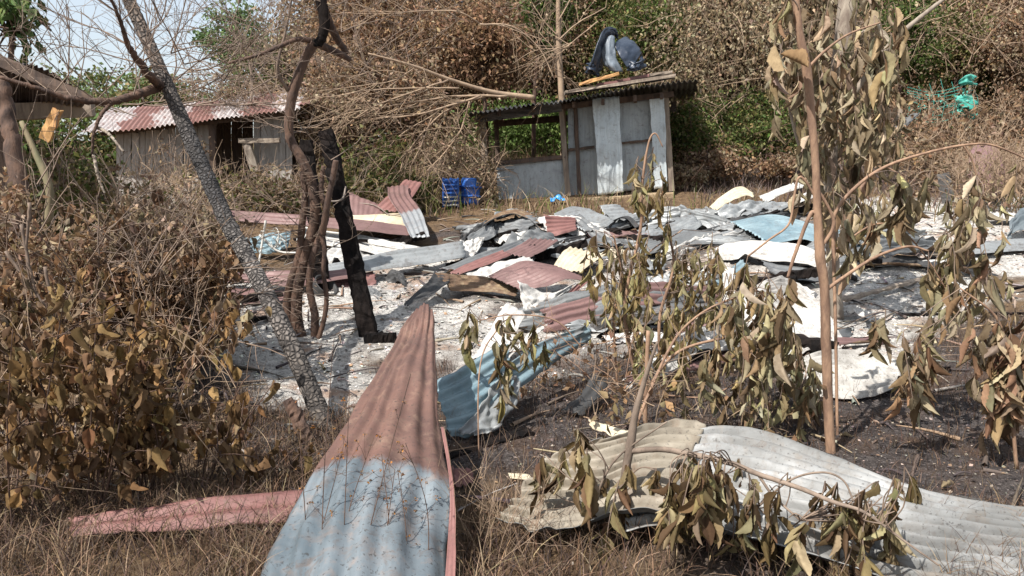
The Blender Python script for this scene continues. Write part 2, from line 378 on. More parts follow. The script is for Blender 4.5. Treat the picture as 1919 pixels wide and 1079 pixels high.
# leaves ------------------------------------------------------------
def rot_from(dirs, roll):
    """matrices whose local y runs along dirs, spun by roll about it"""
    y = dirs / np.linalg.norm(dirs, axis=1)[:, None]
    r = np.where(np.abs(y[:, 2:]) > .95, np.array([[1., 0, 0]]), UP[None]); x = np.cross(y, r); x /= np.linalg.norm(x, axis=1)[:, None]; z = np.cross(x, y)
    c, s = np.cos(roll)[:, None], np.sin(roll)[:, None]
    return np.stack([x * c + z * s, y, z * c - x * s], -1)
def stamp(mb, T, faces, pos, dirs, roll, size, cols, wid=None):
    R = rot_from(dirs, roll); m = len(pos)
    sc = np.stack([size if wid is None else wid, size, size], 1)
    V = np.einsum('mij,mnj->mni', R, T[None] * sc[:, None]) + pos[:, None]
    n = len(T); Fc = (faces[None] + (np.arange(m) * n)[:, None, None]).reshape(-1, faces.shape[1])
    mb.add(V.reshape(-1, 3), Fc, np.repeat(cols, n, 0))
# small leaf: rhombus folded on its midrib
LEAF4 = np.array([[0, 0, 0], [-.28, .45, .10], [0, 1, -.12], [.28, .45, .10]]); LEAF4F = np.array([[0, 1, 2], [0, 2, 3]])
def heart_leaf(seed):
    r = np.random.default_rng(seed); ny = 7; V = []; curl = r.uniform(.3, 1.6); fold = r.uniform(.4, 1.5); tw = r.uniform(-.8, .8)
    for i in range(ny):
        t = i / (ny - 1); w = .27 * (math.sin(math.pi * min(1, t ** .62 * .98 + .02)) ** .8) + .01
        for j in range(5):
            s = (j - 2) / 2; x = w * s; z = fold * abs(x) + .07 * math.sin(7 * t + 3 * s + seed) + .05 * r.normal()
            a = tw * t; yy = t; zz = z - curl * .28 * t * t
            V.append((x * math.cos(a) - zz * math.sin(a) * .6, yy, zz))
    Fc = [[i * 5 + j, i * 5 + j + 1, (i + 1) * 5 + j + 1, (i + 1) * 5 + j] for i in range(ny - 1) for j in range(4)]
    return np.array(V), np.array(Fc)
def long_leaf(seed):
    """long ribbed leaf, folded and curling, drawn out to a point"""
    r = np.random.default_rng(seed); ny = 17; nx = 7; V = []; curl = r.uniform(.1, .9); fold = r.uniform(.5, 1.3); tw = r.uniform(-1.0, 1.0); roll = r.uniform(.3, 2.4); side = r.uniform(-.35, .35)
    for i in range(ny):
        t = i / (ny - 1); w = .155 * (math.sin(math.pi * t ** .85) ** .75 if 0 < t < 1 else 0) * (1 + .12 * math.sin(11 * t + seed)) + .004
        for j in range(nx):
            s = (j - 3) / 3; th = roll * s * abs(s); x = w * s * math.cos(th * .6); z = fold * w * abs(s) + w * .5 * math.sin(abs(th))
            z += .020 * math.sin(2 * math.pi * (t * 7 - abs(s) * .9)) * min(1, abs(s) * 3) * (w / .155)
            a = tw * t; X = x * math.cos(a) - z * math.sin(a); Z = x * math.sin(a) + z * math.cos(a)
            V.append((X + side * t * t, t * (1 - .15 * curl * t), Z - curl * .4 * t * t))
    Fc = [[i * nx + j, i * nx + j + 1, (i + 1) * nx + j + 1, (i + 1) * nx + j] for i in range(ny - 1) for j in range(nx - 1)]
    return np.array(V), np.array(Fc)
HEARTS = [heart_leaf(s) for s in range(7)]; LONGS = [long_leaf(s) for s in range(10)]
def pal(n, cols, jit=.18):
    c = np.array(cols)[rng.integers(0, len(cols), n)]; return np.clip(c * (1 + rng.normal(0, jit, (n, 1))) * (1 + rng.normal(0, .05, (n, 3))), .004, .9)
BROWN = [(.32, .195, .11), (.23, .135, .078), (.39, .25, .145), (.16, .095, .056), (.28, .17, .095)]
GOLD = [(.36, .22, .09), (.31, .185, .08), (.19, .115, .055), (.33, .225, .12), (.12, .072, .038), (.22, .145, .07), (.15, .09, .046)]
TAWNY = [(.34, .245, .16), (.26, .18, .12), (.46, .36, .25), (.18, .12, .08), (.31, .235, .145)]
OLIVE = [(.42, .35, .20), (.36, .31, .17), (.32, .265, .14), (.24, .195, .10), (.40, .335, .20), (.25, .17, .09), (.47, .40, .27), (.16, .11, .06), (.33, .23, .13)]
SAGE = [(.37, .31, .20), (.27, .225, .14), (.46, .385, .26), (.31, .22, .13), (.18, .14, .085), (.40, .30, .18)]
GREEN = [(.07, .13, .025), (.05, .09, .02), (.11, .18, .04), (.15, .19, .05), (.04, .07, .015)]
MIXED = [(.11, .15, .04), (.16, .17, .05), (.24, .19, .08), (.07, .11, .025), (.17, .18, .06), (.28, .22, .10)]
FARGREEN = [(.13, .22, .08), (.18, .28, .11), (.10, .17, .06), (.24, .33, .14)]

def leafy(mb, centre, rad, n, size, cols, droop=.3, clump=None, shell=.0):
    """n small leaves in uneven clumps through an ellipsoid"""
    centre = np.asarray(centre, float); rad = np.asarray(rad, float)
    k = clump or max(6, n // 60)
    cc = rng.normal(0, 1, (k, 3)); cc /= np.linalg.norm(cc, axis=1)[:, None]; cc *= (rng.random((k, 1)) ** (1 / 2.4))
    cr = rng.uniform(.10, .26, k); tone = rng.uniform(.65, 1.3, k)
    ci = rng.integers(0, k, n)
    p = cc[ci] + rng.normal(0, 1, (n, 3)) * cr[ci][:, None]
    pos = centre + p * rad
    d = rng.normal(0, 1, (n, 3)); d[:, 2] = d[:, 2] * .6 - droop * 2.2
    c = pal(n, cols) * tone[ci][:, None]
    stamp(mb, LEAF4, LEAF4F, pos, d, rng.uniform(0, 6.28, n), size * rng.uniform(.55, 1.4, n), c)
    return centre + cc * rad
def twigs(mb, base, dirn, length, depth_, r0, sides=4, spread=.6, kids=(3, 5), sag=0., col=None):
    base = np.asarray(base, float); d = np.asarray(dirn, float); d = d / np.linalg.norm(d)
    pts = [base]; q = base; dd = d
    for i in range(4):
        dd = dd + rng.normal(0, .14, 3) - UP * sag; dd /= np.linalg.norm(dd); q = q + dd * length / 4; pts.append(q)
    tube(mb, pts, [r0, r0 * .45], sides, n=7, cap=False, col=col)
    ends = [q]
    if depth_ > 0:
        for _ in range(random.randint(*kids)):
            t = rng.uniform(.3, 1); i = min(3, int(t * 4)); b = pts[i] + (pts[i + 1] - pts[i]) * (t * 4 - i)
            nd = d + rng.normal(0, spread, 3)
            ends += twigs(mb, b, nd, length * rng.uniform(.45, .7), depth_ - 1, r0 * .55, sides, spread, kids, sag, col)
    return ends
def blades(mb, base, h, lean, cols, w=.004, seg=5):
    """thin curved grass blades"""
    m = len(base); t = np.linspace(0, 1, seg + 1)
    L = lean / (np.linalg.norm(lean, axis=1)[:, None] + 1e-9); mag = np.linalg.norm(lean, axis=1)
    c = base[:, None] + h[:, None, None] * (UP[None, None] * (t - .45 * mag[:, None] * t ** 2.2)[..., None] + (L[:, None] * (mag[:, None] * t ** 1.7)[..., None]))
    sdv = rng.normal(0, 1, (m, 3)); sdv[:, 2] *= .3; sdv /= np.linalg.norm(sdv, axis=1)[:, None]
    ww = (np.asarray(w) * (1 - t * .85))[None, :, None] if np.ndim(w) == 0 else w[:, None, None] * (1 - t * .85)[None, :, None]
    V = np.stack([c - sdv[:, None] * ww, c + sdv[:, None] * ww], 2).reshape(-1, 3)
    k = 2 * (seg + 1); i = np.arange(seg) * 2
    f = np.stack([i, i + 1, i + 3, i + 2], 1); Fc = (f[None] + (np.arange(m) * k)[:, None, None]).reshape(-1, 4)
    mb.add(V, Fc, np.repeat(cols, k, 0))

# ================================================================== GROUND
def W(u, v):
    p = Q(u, v, v); return (p[0], p[1])
ASH = np.array([W(*q) for q in [(425, 520), (560, 545), (700, 505), (860, 470), (1000, 430), (1200, 425), (1330, 395), (1560, 395), (1640, 372), (1960, 372), (1960, 570), (1780, 610), (1690, 670),
                                (1500, 700), (1250, 640), (1100, 650), (900, 690), (720, 700), (650, 800), (560, 790), (440, 770), (330, 700), (380, 600)]])
BURN = np.array([W(*q) for q in [(800, 700), (1100, 640), (1500, 690), (1780, 600), (2050, 560), (2300, 1100), (1500, 1100), (1000, 1000), (850, 960), (560, 930), (300, 900), (250, 720), (420, 700)]])
def sdist(x, y, poly):
    x = np.asarray(x, float); y = np.asarray(y, float); dmin = np.full(x.shape, 1e9); ins = np.zeros(x.shape, bool); n = len(poly)
    for i in range(n):
        a = poly[i]; b = poly[(i + 1) % n]; e = b - a
        t = np.clip(((x - a[0]) * e[0] + (y - a[1]) * e[1]) / (e @ e), 0, 1)
        dmin = np.minimum(dmin, np.hypot(x - a[0] - t * e[0], y - a[1] - t * e[1]))
        c = ((a[1] > y) != (b[1] > y)) & (x < (b[0] - a[0]) * (y - a[1]) / (b[1] - a[1] + 1e-12) + a[0]); ins ^= c
    return np.where(ins, dmin, -dmin)
def smooth(t): t = np.clip(t, 0, 1); return t * t * (3 - 2 * t)
def ash_amt(x, y): return smooth((sdist(x, y, ASH) + fbm(x * .9, y * .9, 11) * 1.1 + fbm(x * 4, y * 4, 12, 3) * .35) / .7 + .4)
def burn_amt(x, y): return smooth((sdist(x, y, BURN) + fbm(x * .8, y * .8, 21) * 1.0) / .8 + .5)
def relief(x, y):
    near = smooth((22 - np.hypot(x, y)) / 8); a = ash_amt(x, y)
    return near * (fbm(x * .7, y * .7, 3, 4) * .09 + fbm(x * 5, y * 5, 4, 3) * (.02 + .03 * a))
def gzr(x, y): return ground_z(x, y) + relief(np.asarray(x, float), np.asarray(y, float))
def axis(lo, hi, st, far):
    d = list(np.arange(lo, hi, st)); s = st; a = hi
    while a < far: d.append(a); s *= 1.18; a += s
    s = st; a = lo - st
    while a > -far * (1 if lo < 0 else .08): d.insert(0, a); s *= 1.18; a -= s
    return np.array(d)
xs = axis(-6.5, 8.5, .05, 400); ys = axis(2.0, 15.5, .05, 500)
X, Y = np.meshgrid(xs, ys); Z = gzr(X, Y)
mb = MB(); nx, ny = len(xs), len(ys)
i = np.arange(ny - 1)[:, None] * nx; j = np.arange(nx - 1)[None]
Fq = np.stack([i + j, i + j + 1, i + nx + j + 1, i + nx + j], -1).reshape(-1, 4)
A = ash_amt(X, Y); B = burn_amt(X, Y)
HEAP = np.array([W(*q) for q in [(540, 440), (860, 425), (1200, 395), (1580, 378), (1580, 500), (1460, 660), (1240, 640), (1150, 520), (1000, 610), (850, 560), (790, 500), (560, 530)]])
HEAP_SHADE = smooth((sdist(X, Y, HEAP) + fbm(X * 1.5, Y * 1.5, 31) * .5) / .5 + .3) * smooth(.55 + fbm(X * 2.2, Y * 2.2, 33, 3) * 1.6)
A = A * (1 - .9 * HEAP_SHADE); B = np.maximum(B, HEAP_SHADE)  # less ash and darker ground under the heap, painting in its shadowed cavities
mid = smooth((Y - 14.5) / 2) * smooth((X - 1.5) / 2) * smooth((21 - Y) / 3)
Bm = np.maximum(B, mid * .8)
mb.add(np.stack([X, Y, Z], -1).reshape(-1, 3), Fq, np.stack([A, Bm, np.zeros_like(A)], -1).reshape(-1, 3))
def groundmat():
    m, nt, bs = newmat('burnt_ground'); L = nt.links; oc = texco(nt)
    at = N(nt, "ShaderNodeAttribute"); at.attribute_name = "Col"; sp_ = N(nt, "ShaderNodeSeparateColor"); L.new(at.outputs[0], sp_.inputs[0])
    litter = mix(nt, ramp(nt, noise(nt, oc, 9, 10, .7), [(.38, 0), (.6, 1)]), (.10, .062, .036), (.21, .14, .08))
    litter = mix(nt, ramp(nt, noise(nt, oc, 45, 4, .7), [(.5, 0), (.66, .8)]), litter, (.04, .028, .02))
    soot = mix(nt, ramp(nt, noise(nt, oc, 22, 8, .75), [(.4, 0), (.66, 1)]), (.035, .029, .027), (.115, .097, .088))
    soot = mix(nt, ramp(nt, noise(nt, oc, 70, 4, .7), [(.55, 0), (.68, .9)]), soot, (.28, .24, .225))
    soot = mix(nt, ramp(nt, noise(nt, oc, 2.2, 6, .6), [(.5, 0), (.66, .7)]), soot, (.13, .075, .045))
    ash = mix(nt, ramp(nt, noise(nt, oc, 18, 10, .75), [(.34, 0), (.56, 1)]), (.30, .28, .255), (.66, .625, .57))
    ash = mix(nt, ramp(nt, noise(nt, oc, 3.0, 8, .72, .6), [(.52, 0), (.66, .75)]), ash, (.13, .125, .12))
    ash = mix(nt, ramp(nt, noise(nt, mapping(nt, oc, (1.1, 1.1, 1.1)), 1.9, 6, .6), [(.53, 0), (.64, .75)]), ash, (.36, .21, .13))
    ash = mix(nt, ramp(nt, noise(nt, oc, 55, 5, .7), [(.54, 0), (.64, .85)]), ash, (.15, .13, .115))
    ash = mix(nt, ramp(nt, noise(nt, oc, 28, 5, .8), [(.55, 0), (.66, .7)]), ash, (.06, .055, .05))
    c = mix(nt, sp_.outputs[1], litter, soot); c = mix(nt, sp_.outputs[0], c, ash)
    L.new(c, bs.inputs["Base Color"]); bs.inputs["Roughness"].default_value = .95; bs.inputs["Specular IOR Level"].default_value = .15
    L.new(bump(nt, noise(nt, oc, 60, 8, .75), .9, .02, bump(nt, noise(nt, oc, 14, 6, .7), .8, .05)), bs.inputs["Normal"])
    return m
M['ground'] = groundmat()
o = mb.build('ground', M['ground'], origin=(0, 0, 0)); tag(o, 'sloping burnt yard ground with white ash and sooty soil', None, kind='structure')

# ------------------------------------------------------------------ helpers that hang parts on things
def pnet(net, amp, mat, name, parent=None, under=None, **k):
    mb = MB(); sheet_mesh(mb, np.array([[P(*p) for p in r] for r in net]), amp=amp, **k)
    o = mb.build(name, [M[mat], M[under or mat]], parent); thicken(o, k.get('t', .003) if False else .003); return o
def beam(name, a, b, w, h, mat, parent=None, jit=.004, seg=6, **k):
    mb = MB(); box(mb, a, b, w, h, jitter=jit, seg=seg, **k); return mb.build(name, M[mat], parent, smooth=False)

# ================================================================== THE SHED WITH THE MELTED TANK
sh = thing('shed', P(1080, 372, 14.2), 'open tin shed with pale blue grey panels and low dark roof', 'shed')
for (u0, v0, u1, v1, d, w) in [(903, 212, 916, 392, 14.0, .10), (1050, 188, 1066, 378, 14.0, .085), (1246, 165, 1258, 352, 14.0, .09), (930, 225, 935, 362, 16.6, .09), (1120, 195, 1126, 345, 16.6, .09), (1262, 190, 1266, 335, 16.6, .09)]:
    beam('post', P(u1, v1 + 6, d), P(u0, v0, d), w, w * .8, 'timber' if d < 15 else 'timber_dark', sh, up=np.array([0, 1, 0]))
pnet([[(930, 309, 14.03), (1058, 298, 14.03)], [(933, 378, 14.03), (1060, 368, 14.03)]], .002, 'shedpanel2', 'half_wall', sh, dent=.006, rag=.004)
beam('rail', P(925, 306, 14.0), P(1060, 294, 14.0), .07, .07, 'timber_dark', sh)
beam('sill_beam', P(930, 382, 14.0), P(1060, 371, 14.0), .07, .06, 'greybeam', sh)
pnet([[(1064, 196, 14.12), (1116, 192, 14.12)], [(1066, 372, 14.12), (1122, 366, 14.12)]], .002, 'shedpanel2', 'wall_panel', sh, dent=.01, rag=.004)
pnet([[(1110, 184, 13.86), (1160, 181, 13.86)], [(1117, 280, 13.80), (1165, 276, 13.80)], [(1121, 366, 13.85), (1168, 360, 13.85)]], .003, 'shedpanel', 'wall_panel', sh, dent=.03, rag=.012)
pnet([[(1160, 190, 14.08), (1222, 184, 14.08)], [(1168, 358, 14.08), (1226, 350, 14.08)]], .002, 'shedpanel2', 'wall_panel', sh, dent=.02, rag=.008)
pnet([[(1216, 178, 13.92), (1244, 176, 13.92)], [(1222, 260, 13.9), (1248, 256, 13.9)], [(1226, 354, 13.94), (1250, 350, 13.94)]], .002, 'shedpanel', 'wall_panel', sh, dent=.02, rag=.012)
beam('door_frame', P(1086, 366, 14.02), P(1078, 196, 14.02), .06, .04, 'timber_dark', sh, up=np.array([0, 1, 0]))
beam('door_frame', P(1064, 281, 14.03), P(1114, 275, 14.03), .045, .04, 'timber_dark', sh)
beam('door_frame', P(1166, 268, 14.02), P(1222, 262, 14.02), .035, .035, 'timber_dark', sh)
beam('roof_beam', P(890, 222, 13.9), P(1052, 200, 13.9), .09, .15, 'greybeam', sh)
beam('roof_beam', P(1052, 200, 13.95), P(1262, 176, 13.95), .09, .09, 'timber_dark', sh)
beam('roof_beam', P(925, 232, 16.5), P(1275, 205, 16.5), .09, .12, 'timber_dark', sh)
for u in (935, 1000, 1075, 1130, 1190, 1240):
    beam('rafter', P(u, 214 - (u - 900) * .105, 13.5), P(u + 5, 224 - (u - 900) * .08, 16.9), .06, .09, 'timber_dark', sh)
pnet([[(878, 212, 13.2), (1020, 192, 13.2), (1150, 172, 13.25), (1307, 150, 13.3)], [(905, 219, 17.2), (1030, 208, 17.2), (1160, 196, 17.2), (1300, 184, 17.2)]], .02, 'dark', 'roof', sh, dent=.03, rag=.03, pitch=.085, maxn=60, under='dark')
mb = MB(); p0, p1, p2, p3 = P(905, 384, 13.75), P(1262, 362, 13.75), P(1275, 335, 16.9), P(930, 350, 16.9)
mbv = np.array([p0, p1, p2, p3]); base = mbv - [0, 0, .35]; mb.add(np.vstack([mbv + [0, 0, .0], base]), [[0, 1, 2, 3], [4, 5, 1, 0], [5, 6, 2, 1], [6, 7, 3, 2], [7, 4, 0, 3], [7, 6, 5, 4]])
M['earthfloor'] = simple('packed_earth', (.42, .31, .19), (.28, .20, .12), 6, .95, .8, .03)
mb.build('earth_floor', M['earthfloor'], sh, smooth=False)
# things lying on the roof
def roofz(u): return 150 + (1307 - u) * .148
for k, (u0, v0, u1, v1, d, w, h, m, lab) in enumerate([
        (1058, 174, 1262, 143, 13.45, .35, .05, 'timber', 'wide flat brown board lying along the shed roof edge'),
        (1085, 158, 1160, 138, 13.7, .07, .05, 'timber_fresh', 'orange split lath on the shed roof left of the melted tank'),
        (1118, 160, 1215, 142, 14.0, .22, .04, 'red_dark', 'dull red board lying under the melted tank'),
        (1180, 147, 1258, 136, 14.4, .25, .05, 'timber', 'short grey brown board at the right end of the shed roof')]):
    o = beam('plank', P(u0, v0, d), P(u1, v1, d), w, h, m, None, up=UP); tag(o, lab, 'plank', 'boards lying on the shed roof')
mb = MB(); mb2 = MB()
def addsurf(m_, C, na, nb, mi=0, dent=.02, thick=True):
    S = surf(C, na, nb); ga = np.gradient(S, axis=0); gb = np.gradient(S, axis=1); nn = np.cross(ga, gb); nn /= np.linalg.norm(nn, axis=2)[..., None] + 1e-9
    a = np.linspace(0, 1, na)[:, None]; b = np.linspace(0, 1, nb)[None]
    S = S + nn * (dent * 2 * fbm(a * 5 + 0 * b, b * 5 + 0 * a, int(rng.integers(999)), 3))[..., None]
    i = np.arange(na - 1)[:, None] * nb; j = np.arange(nb - 1)[None]
    m_.add(S.reshape(-1, 3), np.stack([i + j, i + j + 1, i + nb + j + 1, i + nb + j], -1).reshape(-1, 4), None, None, mi)
tk = thing('water_tank', P(1150, 140, 14.2), 'melted black plastic water tank slumped on top of the shed roof', 'water tank')
addsurf(mb, [[P(1102, 138, 13.75), P(1108, 112, 13.7), P(1118, 80, 13.75), P(1128, 58, 13.85), P(1142, 50, 14.0), P(1156, 55, 14.15)],
             [P(1116, 140, 14.0), P(1122, 112, 13.95), P(1130, 86, 13.95), P(1138, 68, 14.0), P(1148, 60, 14.1), P(1157, 63, 14.2)],
             [P(1122, 134, 14.6), P(1126, 116, 14.6), P(1132, 92, 14.5), P(1144, 72, 14.4), P(1152, 66, 14.3), P(1158, 74, 14.3)]], 24, 50, dent=.035)
addsurf(mb, [[P(1152, 82, 13.95), P(1160, 104, 13.8), P(1176, 126, 13.75)],
             [P(1160, 74, 14.15), P(1176, 92, 13.85), P(1190, 118, 13.8)],
             [P(1174, 72, 14.4), P(1190, 82, 14.05), P(1202, 100, 13.95)],
             [P(1190, 86, 14.7), P(1196, 92, 14.6), P(1204, 108, 14.5)]], 26, 22, dent=.018)
addsurf(mb, [[P(1180, 112, 13.8), P(1192, 120, 13.7), P(1204, 104, 13.9)], [P(1178, 130, 13.85), P(1192, 134, 13.75), P(1206, 126, 13.9)]], 14, 26, dent=.06)
addsurf(mb, [[P(1102, 140, 13.9), P(1110, 134, 13.7), P(1124, 142, 13.9)], [P(1104, 120, 14.0), P(1112, 116, 13.8), P(1124, 124, 14.1)]], 12, 26, dent=.07)
o = mb.build('shell', M['blackplastic'], tk); thicken(o, .02)
addsurf(mb2, [[P(1134, 72, 13.92), P(1146, 66, 13.9), P(1152, 70, 13.95)], [P(1127, 94, 13.92), P(1140, 96, 13.84), P(1152, 94, 13.88)], [P(1130, 114, 13.92), P(1144, 118, 13.8), P(1158, 116, 13.84)], [P(1142, 130, 13.92), P(1152, 134, 13.8), P(1168, 134, 13.84)]], 16, 16, dent=.02)
o = mb2.build('inner_lining', M['greyplastic'], tk); thicken(o, .015)

# ================================================================== THE STRIPED-ROOF SHED, LEFT
ls = thing('wooden_shed', P(370, 400, 12.8), 'small board shed with red and white striped tin roof behind dry branches', 'shed')
m, nt, bs = newmat('striped_red_white_roof'); uv = texco(nt, "UV"); sx = N(nt, "ShaderNodeSeparateXYZ"); nt.links.new(uv, sx.inputs[0])
w_ = N(nt, "ShaderNodeMath", operation='MULTIPLY_ADD'); w_.inputs[1].default_value = 3.4; nt.links.new(sx.outputs[0], w_.inputs[0])
nn_ = noise(nt, mapping(nt, uv, (5, 2, 1)), 1.5, 6, .6); nt.links.new(nn_, w_.inputs[2]); fr = N(nt, "ShaderNodeMath", operation='FRACT'); nt.links.new(w_.outputs[0], fr.inputs[0])
c_ = mix(nt, ramp(nt, fr.outputs[0], [(.42, 0), (.50, 1)]), (.21, .105, .085), (.42, .38, .36)); c_ = mix(nt, ramp(nt, noise(nt, texco(nt), 6, 8, .7), [(.48, 0), (.66, .8)]), c_, (.2, .085, .06))
nt.links.new(c_, bs.inputs["Base Color"]); bs.inputs["Roughness"].default_value = .6; M['striperoof'] = m
C = [[P(148, 247, 12.2), P(300, 238, 12.2), P(430, 220, 12.2), P(560, 203, 12.2)], [P(207, 203, 14.2), P(330, 194, 14.2), P(450, 181, 14.2), P(578, 164, 14.2)]]
mb = MB(); sheet_mesh(mb, np.array(C), amp=.015, dent=.02, rag=.03, maxn=48)
mb.uv[0][:, 0] *= 1.0
mb.f[(4, 0)][0] = mb.f[(4, 0)][0][:, ::-1]; o = mb.build('roof', [M['striperoof'], M['ochre']], ls); thicken(o, .004)
pnet([[(560, 198, 12.4), (578, 196, 12.4)], [(572, 166, 14.3), (592, 170, 14.3)]], .01, 'red_dark', 'roof_edge', ls)
def boards(name, u0, u1, vt0, vt1, vb0, vb1, d, n, mat, parent):
    mb = MB()
    for k in range(n):
        a = (k + .04) / n; b = (k + .94) / n; ua, ub = u0 + (u1 - u0) * a, u0 + (u1 - u0) * b; c = (a + b) / 2; uc = (ua + ub) / 2
        wd = (ub - ua) / F * d; box(mb, P(uc, vb0 + (vb1 - vb0) * c + 14, d), P(uc + rng.normal(0, .8), vt0 + (vt1 - vt0) * c + rng.uniform(0, 3), d + rng.normal(0, .01)), wd, .022, up=np.array([0, 1, 0]), jitter=.003, seg=5)
    return mb.build(name, M[mat], parent, smooth=False)
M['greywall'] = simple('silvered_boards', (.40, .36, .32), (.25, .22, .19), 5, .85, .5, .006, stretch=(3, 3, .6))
boards('plank_wall', 218, 400, 249, 232, 400, 405, 12.6, 13, 'greywall', ls)
boards('plank_wall', 476, 548, 222, 212, 395, 388, 12.6, 6, 'greywall', ls)
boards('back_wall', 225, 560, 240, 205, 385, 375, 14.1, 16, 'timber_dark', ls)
beam('door_post', P(505, 402, 12.45), P(461, 264, 12.45), .13, .1, 'bark_pale', ls, up=np.array([0, 1, 0]), seg=8, jit=.008)
beam('door_post', P(402, 402, 12.5), P(398, 232, 12.5), .09, .08, 'timber_dark', ls, up=np.array([0, 1, 0]))
beam('lintel', P(448, 264, 12.4), P(525, 263, 12.4), .07, .07, 'timber', ls)
beam('eave_beam', P(190, 249, 12.45), P(555, 210, 12.45), .07, .08, 'timber_dark', ls)

# ================================================================== HOUSE EAVES, TOP LEFT
he = thing('house', P(-60, 560, 8.3), 'corner of a neighbouring house with dark tin eaves at the top left', 'house')
M['darkroof'] = metal('dark_purple_grey_roof', (.085, .07, .075), (.05, .042, .048), metallic=.1, rough=.6)
pnet([[(-300, 20, 7.6), (0, 108, 7.8), (60, 122, 7.85), (168, 186, 7.9)], [(-300, 130, 8.9), (0, 200, 9.3), (60, 200, 9.4), (150, 196, 9.4)]], .012, 'darkroof', 'roof', he, maxn=60)
beam('fascia', P(-40, 96, 7.75), P(170, 189, 7.8), .03, .10, 'timber_dark', he)
beam('wall_plate', P(-60, 214, 9.1), P(175, 202, 9.1), .1, .18, 'timber', he)
boards('plank_wall', -260, -20, 190, 205, 520, 520, 8.8, 14, 'timber_dark', he)
beam('corner_post', P(20, 560, 8.6), P(6, 190, 8.6), .13, .12, 'timber_dark', he, up=np.array([0, 1, 0]), seg=10, jit=.008)
o = beam('plank', P(84, 262, 7.4), P(108, 206, 7.35), .10, .06, 'timber_fresh', None, up=np.array([0, 1, 0]), seg=6, jit=.008, taper=.7); tag(o, 'split bright orange timber stub beside the dark house eaves', 'plank')
mb = MB(); tube(mb, [P(92, 420, 7.4), P(92, 350, 7.4), P(68, 290, 7.45), P(40, 228, 7.5)], [.04, .034, .022], 8, wob=.06); o = mb.build('banana_stem', simple('fibrous_green_stem', (.14, .13, .065), (.20, .155, .09), 8, .8, .5, .01, stretch=(1, 1, .3))); tag(o, 'pale green leaning stem below the orange timber stub', 'plant stem')
mb = MB(); tube(mb, [P(60, 640, 5.9), P(44, 420, 6.1), P(22, 260, 6.3), P(2, 150, 6.4)], [.075, .065, .05], 14, n=40, wob=.08, kink=.12); o = mb.build('tree_trunk', M['bark']); tag(o, 'thick rough brown trunk at the far left edge', 'tree trunk')
# two low block ledges in the shade on the left
for (u0, v0, u1, v1, f, w, h, lab) in [(80, 530, 228, 505, 560, .35, .09, 'upper ash-dusted concrete ledge half hidden by the dry shrubs'), (85, 592, 215, 572, 610, .3, .09, 'lower grey concrete ledge half hidden by the dry shrubs')]:
    o = beam('ledge', Q(u0, v0, f), Q(u1, v1, f - 10), w, h, 'greybeam', None, jit=.01, seg=10, up=UP); tag(o, lab, 'ledge')

# ================================================================== SHEETS OF THE COLLAPSED ROOF
# upper left heap
sheet('long dull red sheet propped level behind the multi-stemmed tree', [[(388, 392, 472), (389, 408, 475)], [(480, 394, 468), (480, 416, 474)], [(600, 404, 466), (600, 424, 474)], [(720, 417, 460), (718, 436, 470)], [(806, 434, 455), (803, 445, 462)]], 'red', 'dark', dent=.02)
sheet('cream scorched sheet lying under the silver strip near the bushes', [[(640, 404, 440), (640, 424, 462)], [(720, 400, 436), (716, 428, 460)], [(772, 395, 432), (795, 432, 456)]], 'cream', 'white')
sheet('bent strip sheet, red at the top and silver at the bottom, slanting down', [[(805, 444, 468), (770, 446, 470)], [(790, 400, 448), (752, 408, 452)], [(768, 368, 430), (730, 372, 432)], [(764, 347, 420), (726, 350, 420)]], 'redsilver', 'white', dent=.02)
sheet('short red sheet leaning to the right above the bent strip sheet', [[(700, 392, 432), (740, 398, 436)], [(742, 352, 420), (776, 364, 424)], [(758, 334, 412), (792, 342, 414)]], 'red_dark', 'dark', dent=.02)
sheet('plain faded red sheet standing behind the charred post', [[(640, 356, 424), (722, 392, 430)], [(642, 402, 440), (712, 412, 442)]], 'red', 'dark', amp=.003)
sheet('small crumpled pale blue sheet left of the multi-stemmed tree', [[(458, 446, 480), (476, 472, 484)], [(500, 436, 478), (512, 474, 484)], [(548, 430, 474), (540, 462, 480)]], 'bluegrey', 'galv', crumple=.03)
sheet('narrow white sheet edge lying below the cream sheet', [[(656, 434, 462), (660, 444, 470)], [(720, 446, 468), (716, 458, 476)], [(790, 462, 474), (776, 472, 480)]], 'white', 'cream')
sheet('grey white sheet flat on the ash below the red level sheet', [[(560, 428, 462), (556, 452, 484)], [(640, 436, 462), (640, 462, 484)], [(760, 452, 466), (740, 478, 488)]], 'white', 'galv', dent=.02)
sheet('long sheet running from dull red to silver across the middle of the heap', [[(560, 500, 535), (556, 520, 545)], [(640, 488, 525), (640, 512, 535)], [(760, 466, 505), (760, 498, 520)], [(868, 449, 490), (872, 480, 505)]], 'galv', 'dark', dent=.018)
bpy.context.scene.objects[-1] if False else None
sheet('dull red sheet lying behind the trunks, its left end by the charred trunk', [[(418, 512, 548), (420, 532, 556)], [(480, 510, 546), (482, 532, 556)], [(560, 508, 545), (560, 534, 556)], [(660, 498, 530), (672, 518, 540)]], 'red', 'dark')
sheet('plain pink slab of sheet lying flat left of the trunks', [[(420, 543, 556), (430, 574, 580)], [(470, 540, 552), (480, 570, 578)], [(536, 540, 550), (540, 562, 574)]], 'red', 'dark', amp=.003)
sheet('small buckled red sheet piece under the long red to silver sheet', [[(620, 520, 535), (622, 536, 545)], [(700, 508, 522), (705, 528, 538)]], 'red_dark', 'dark', crumple=.02)
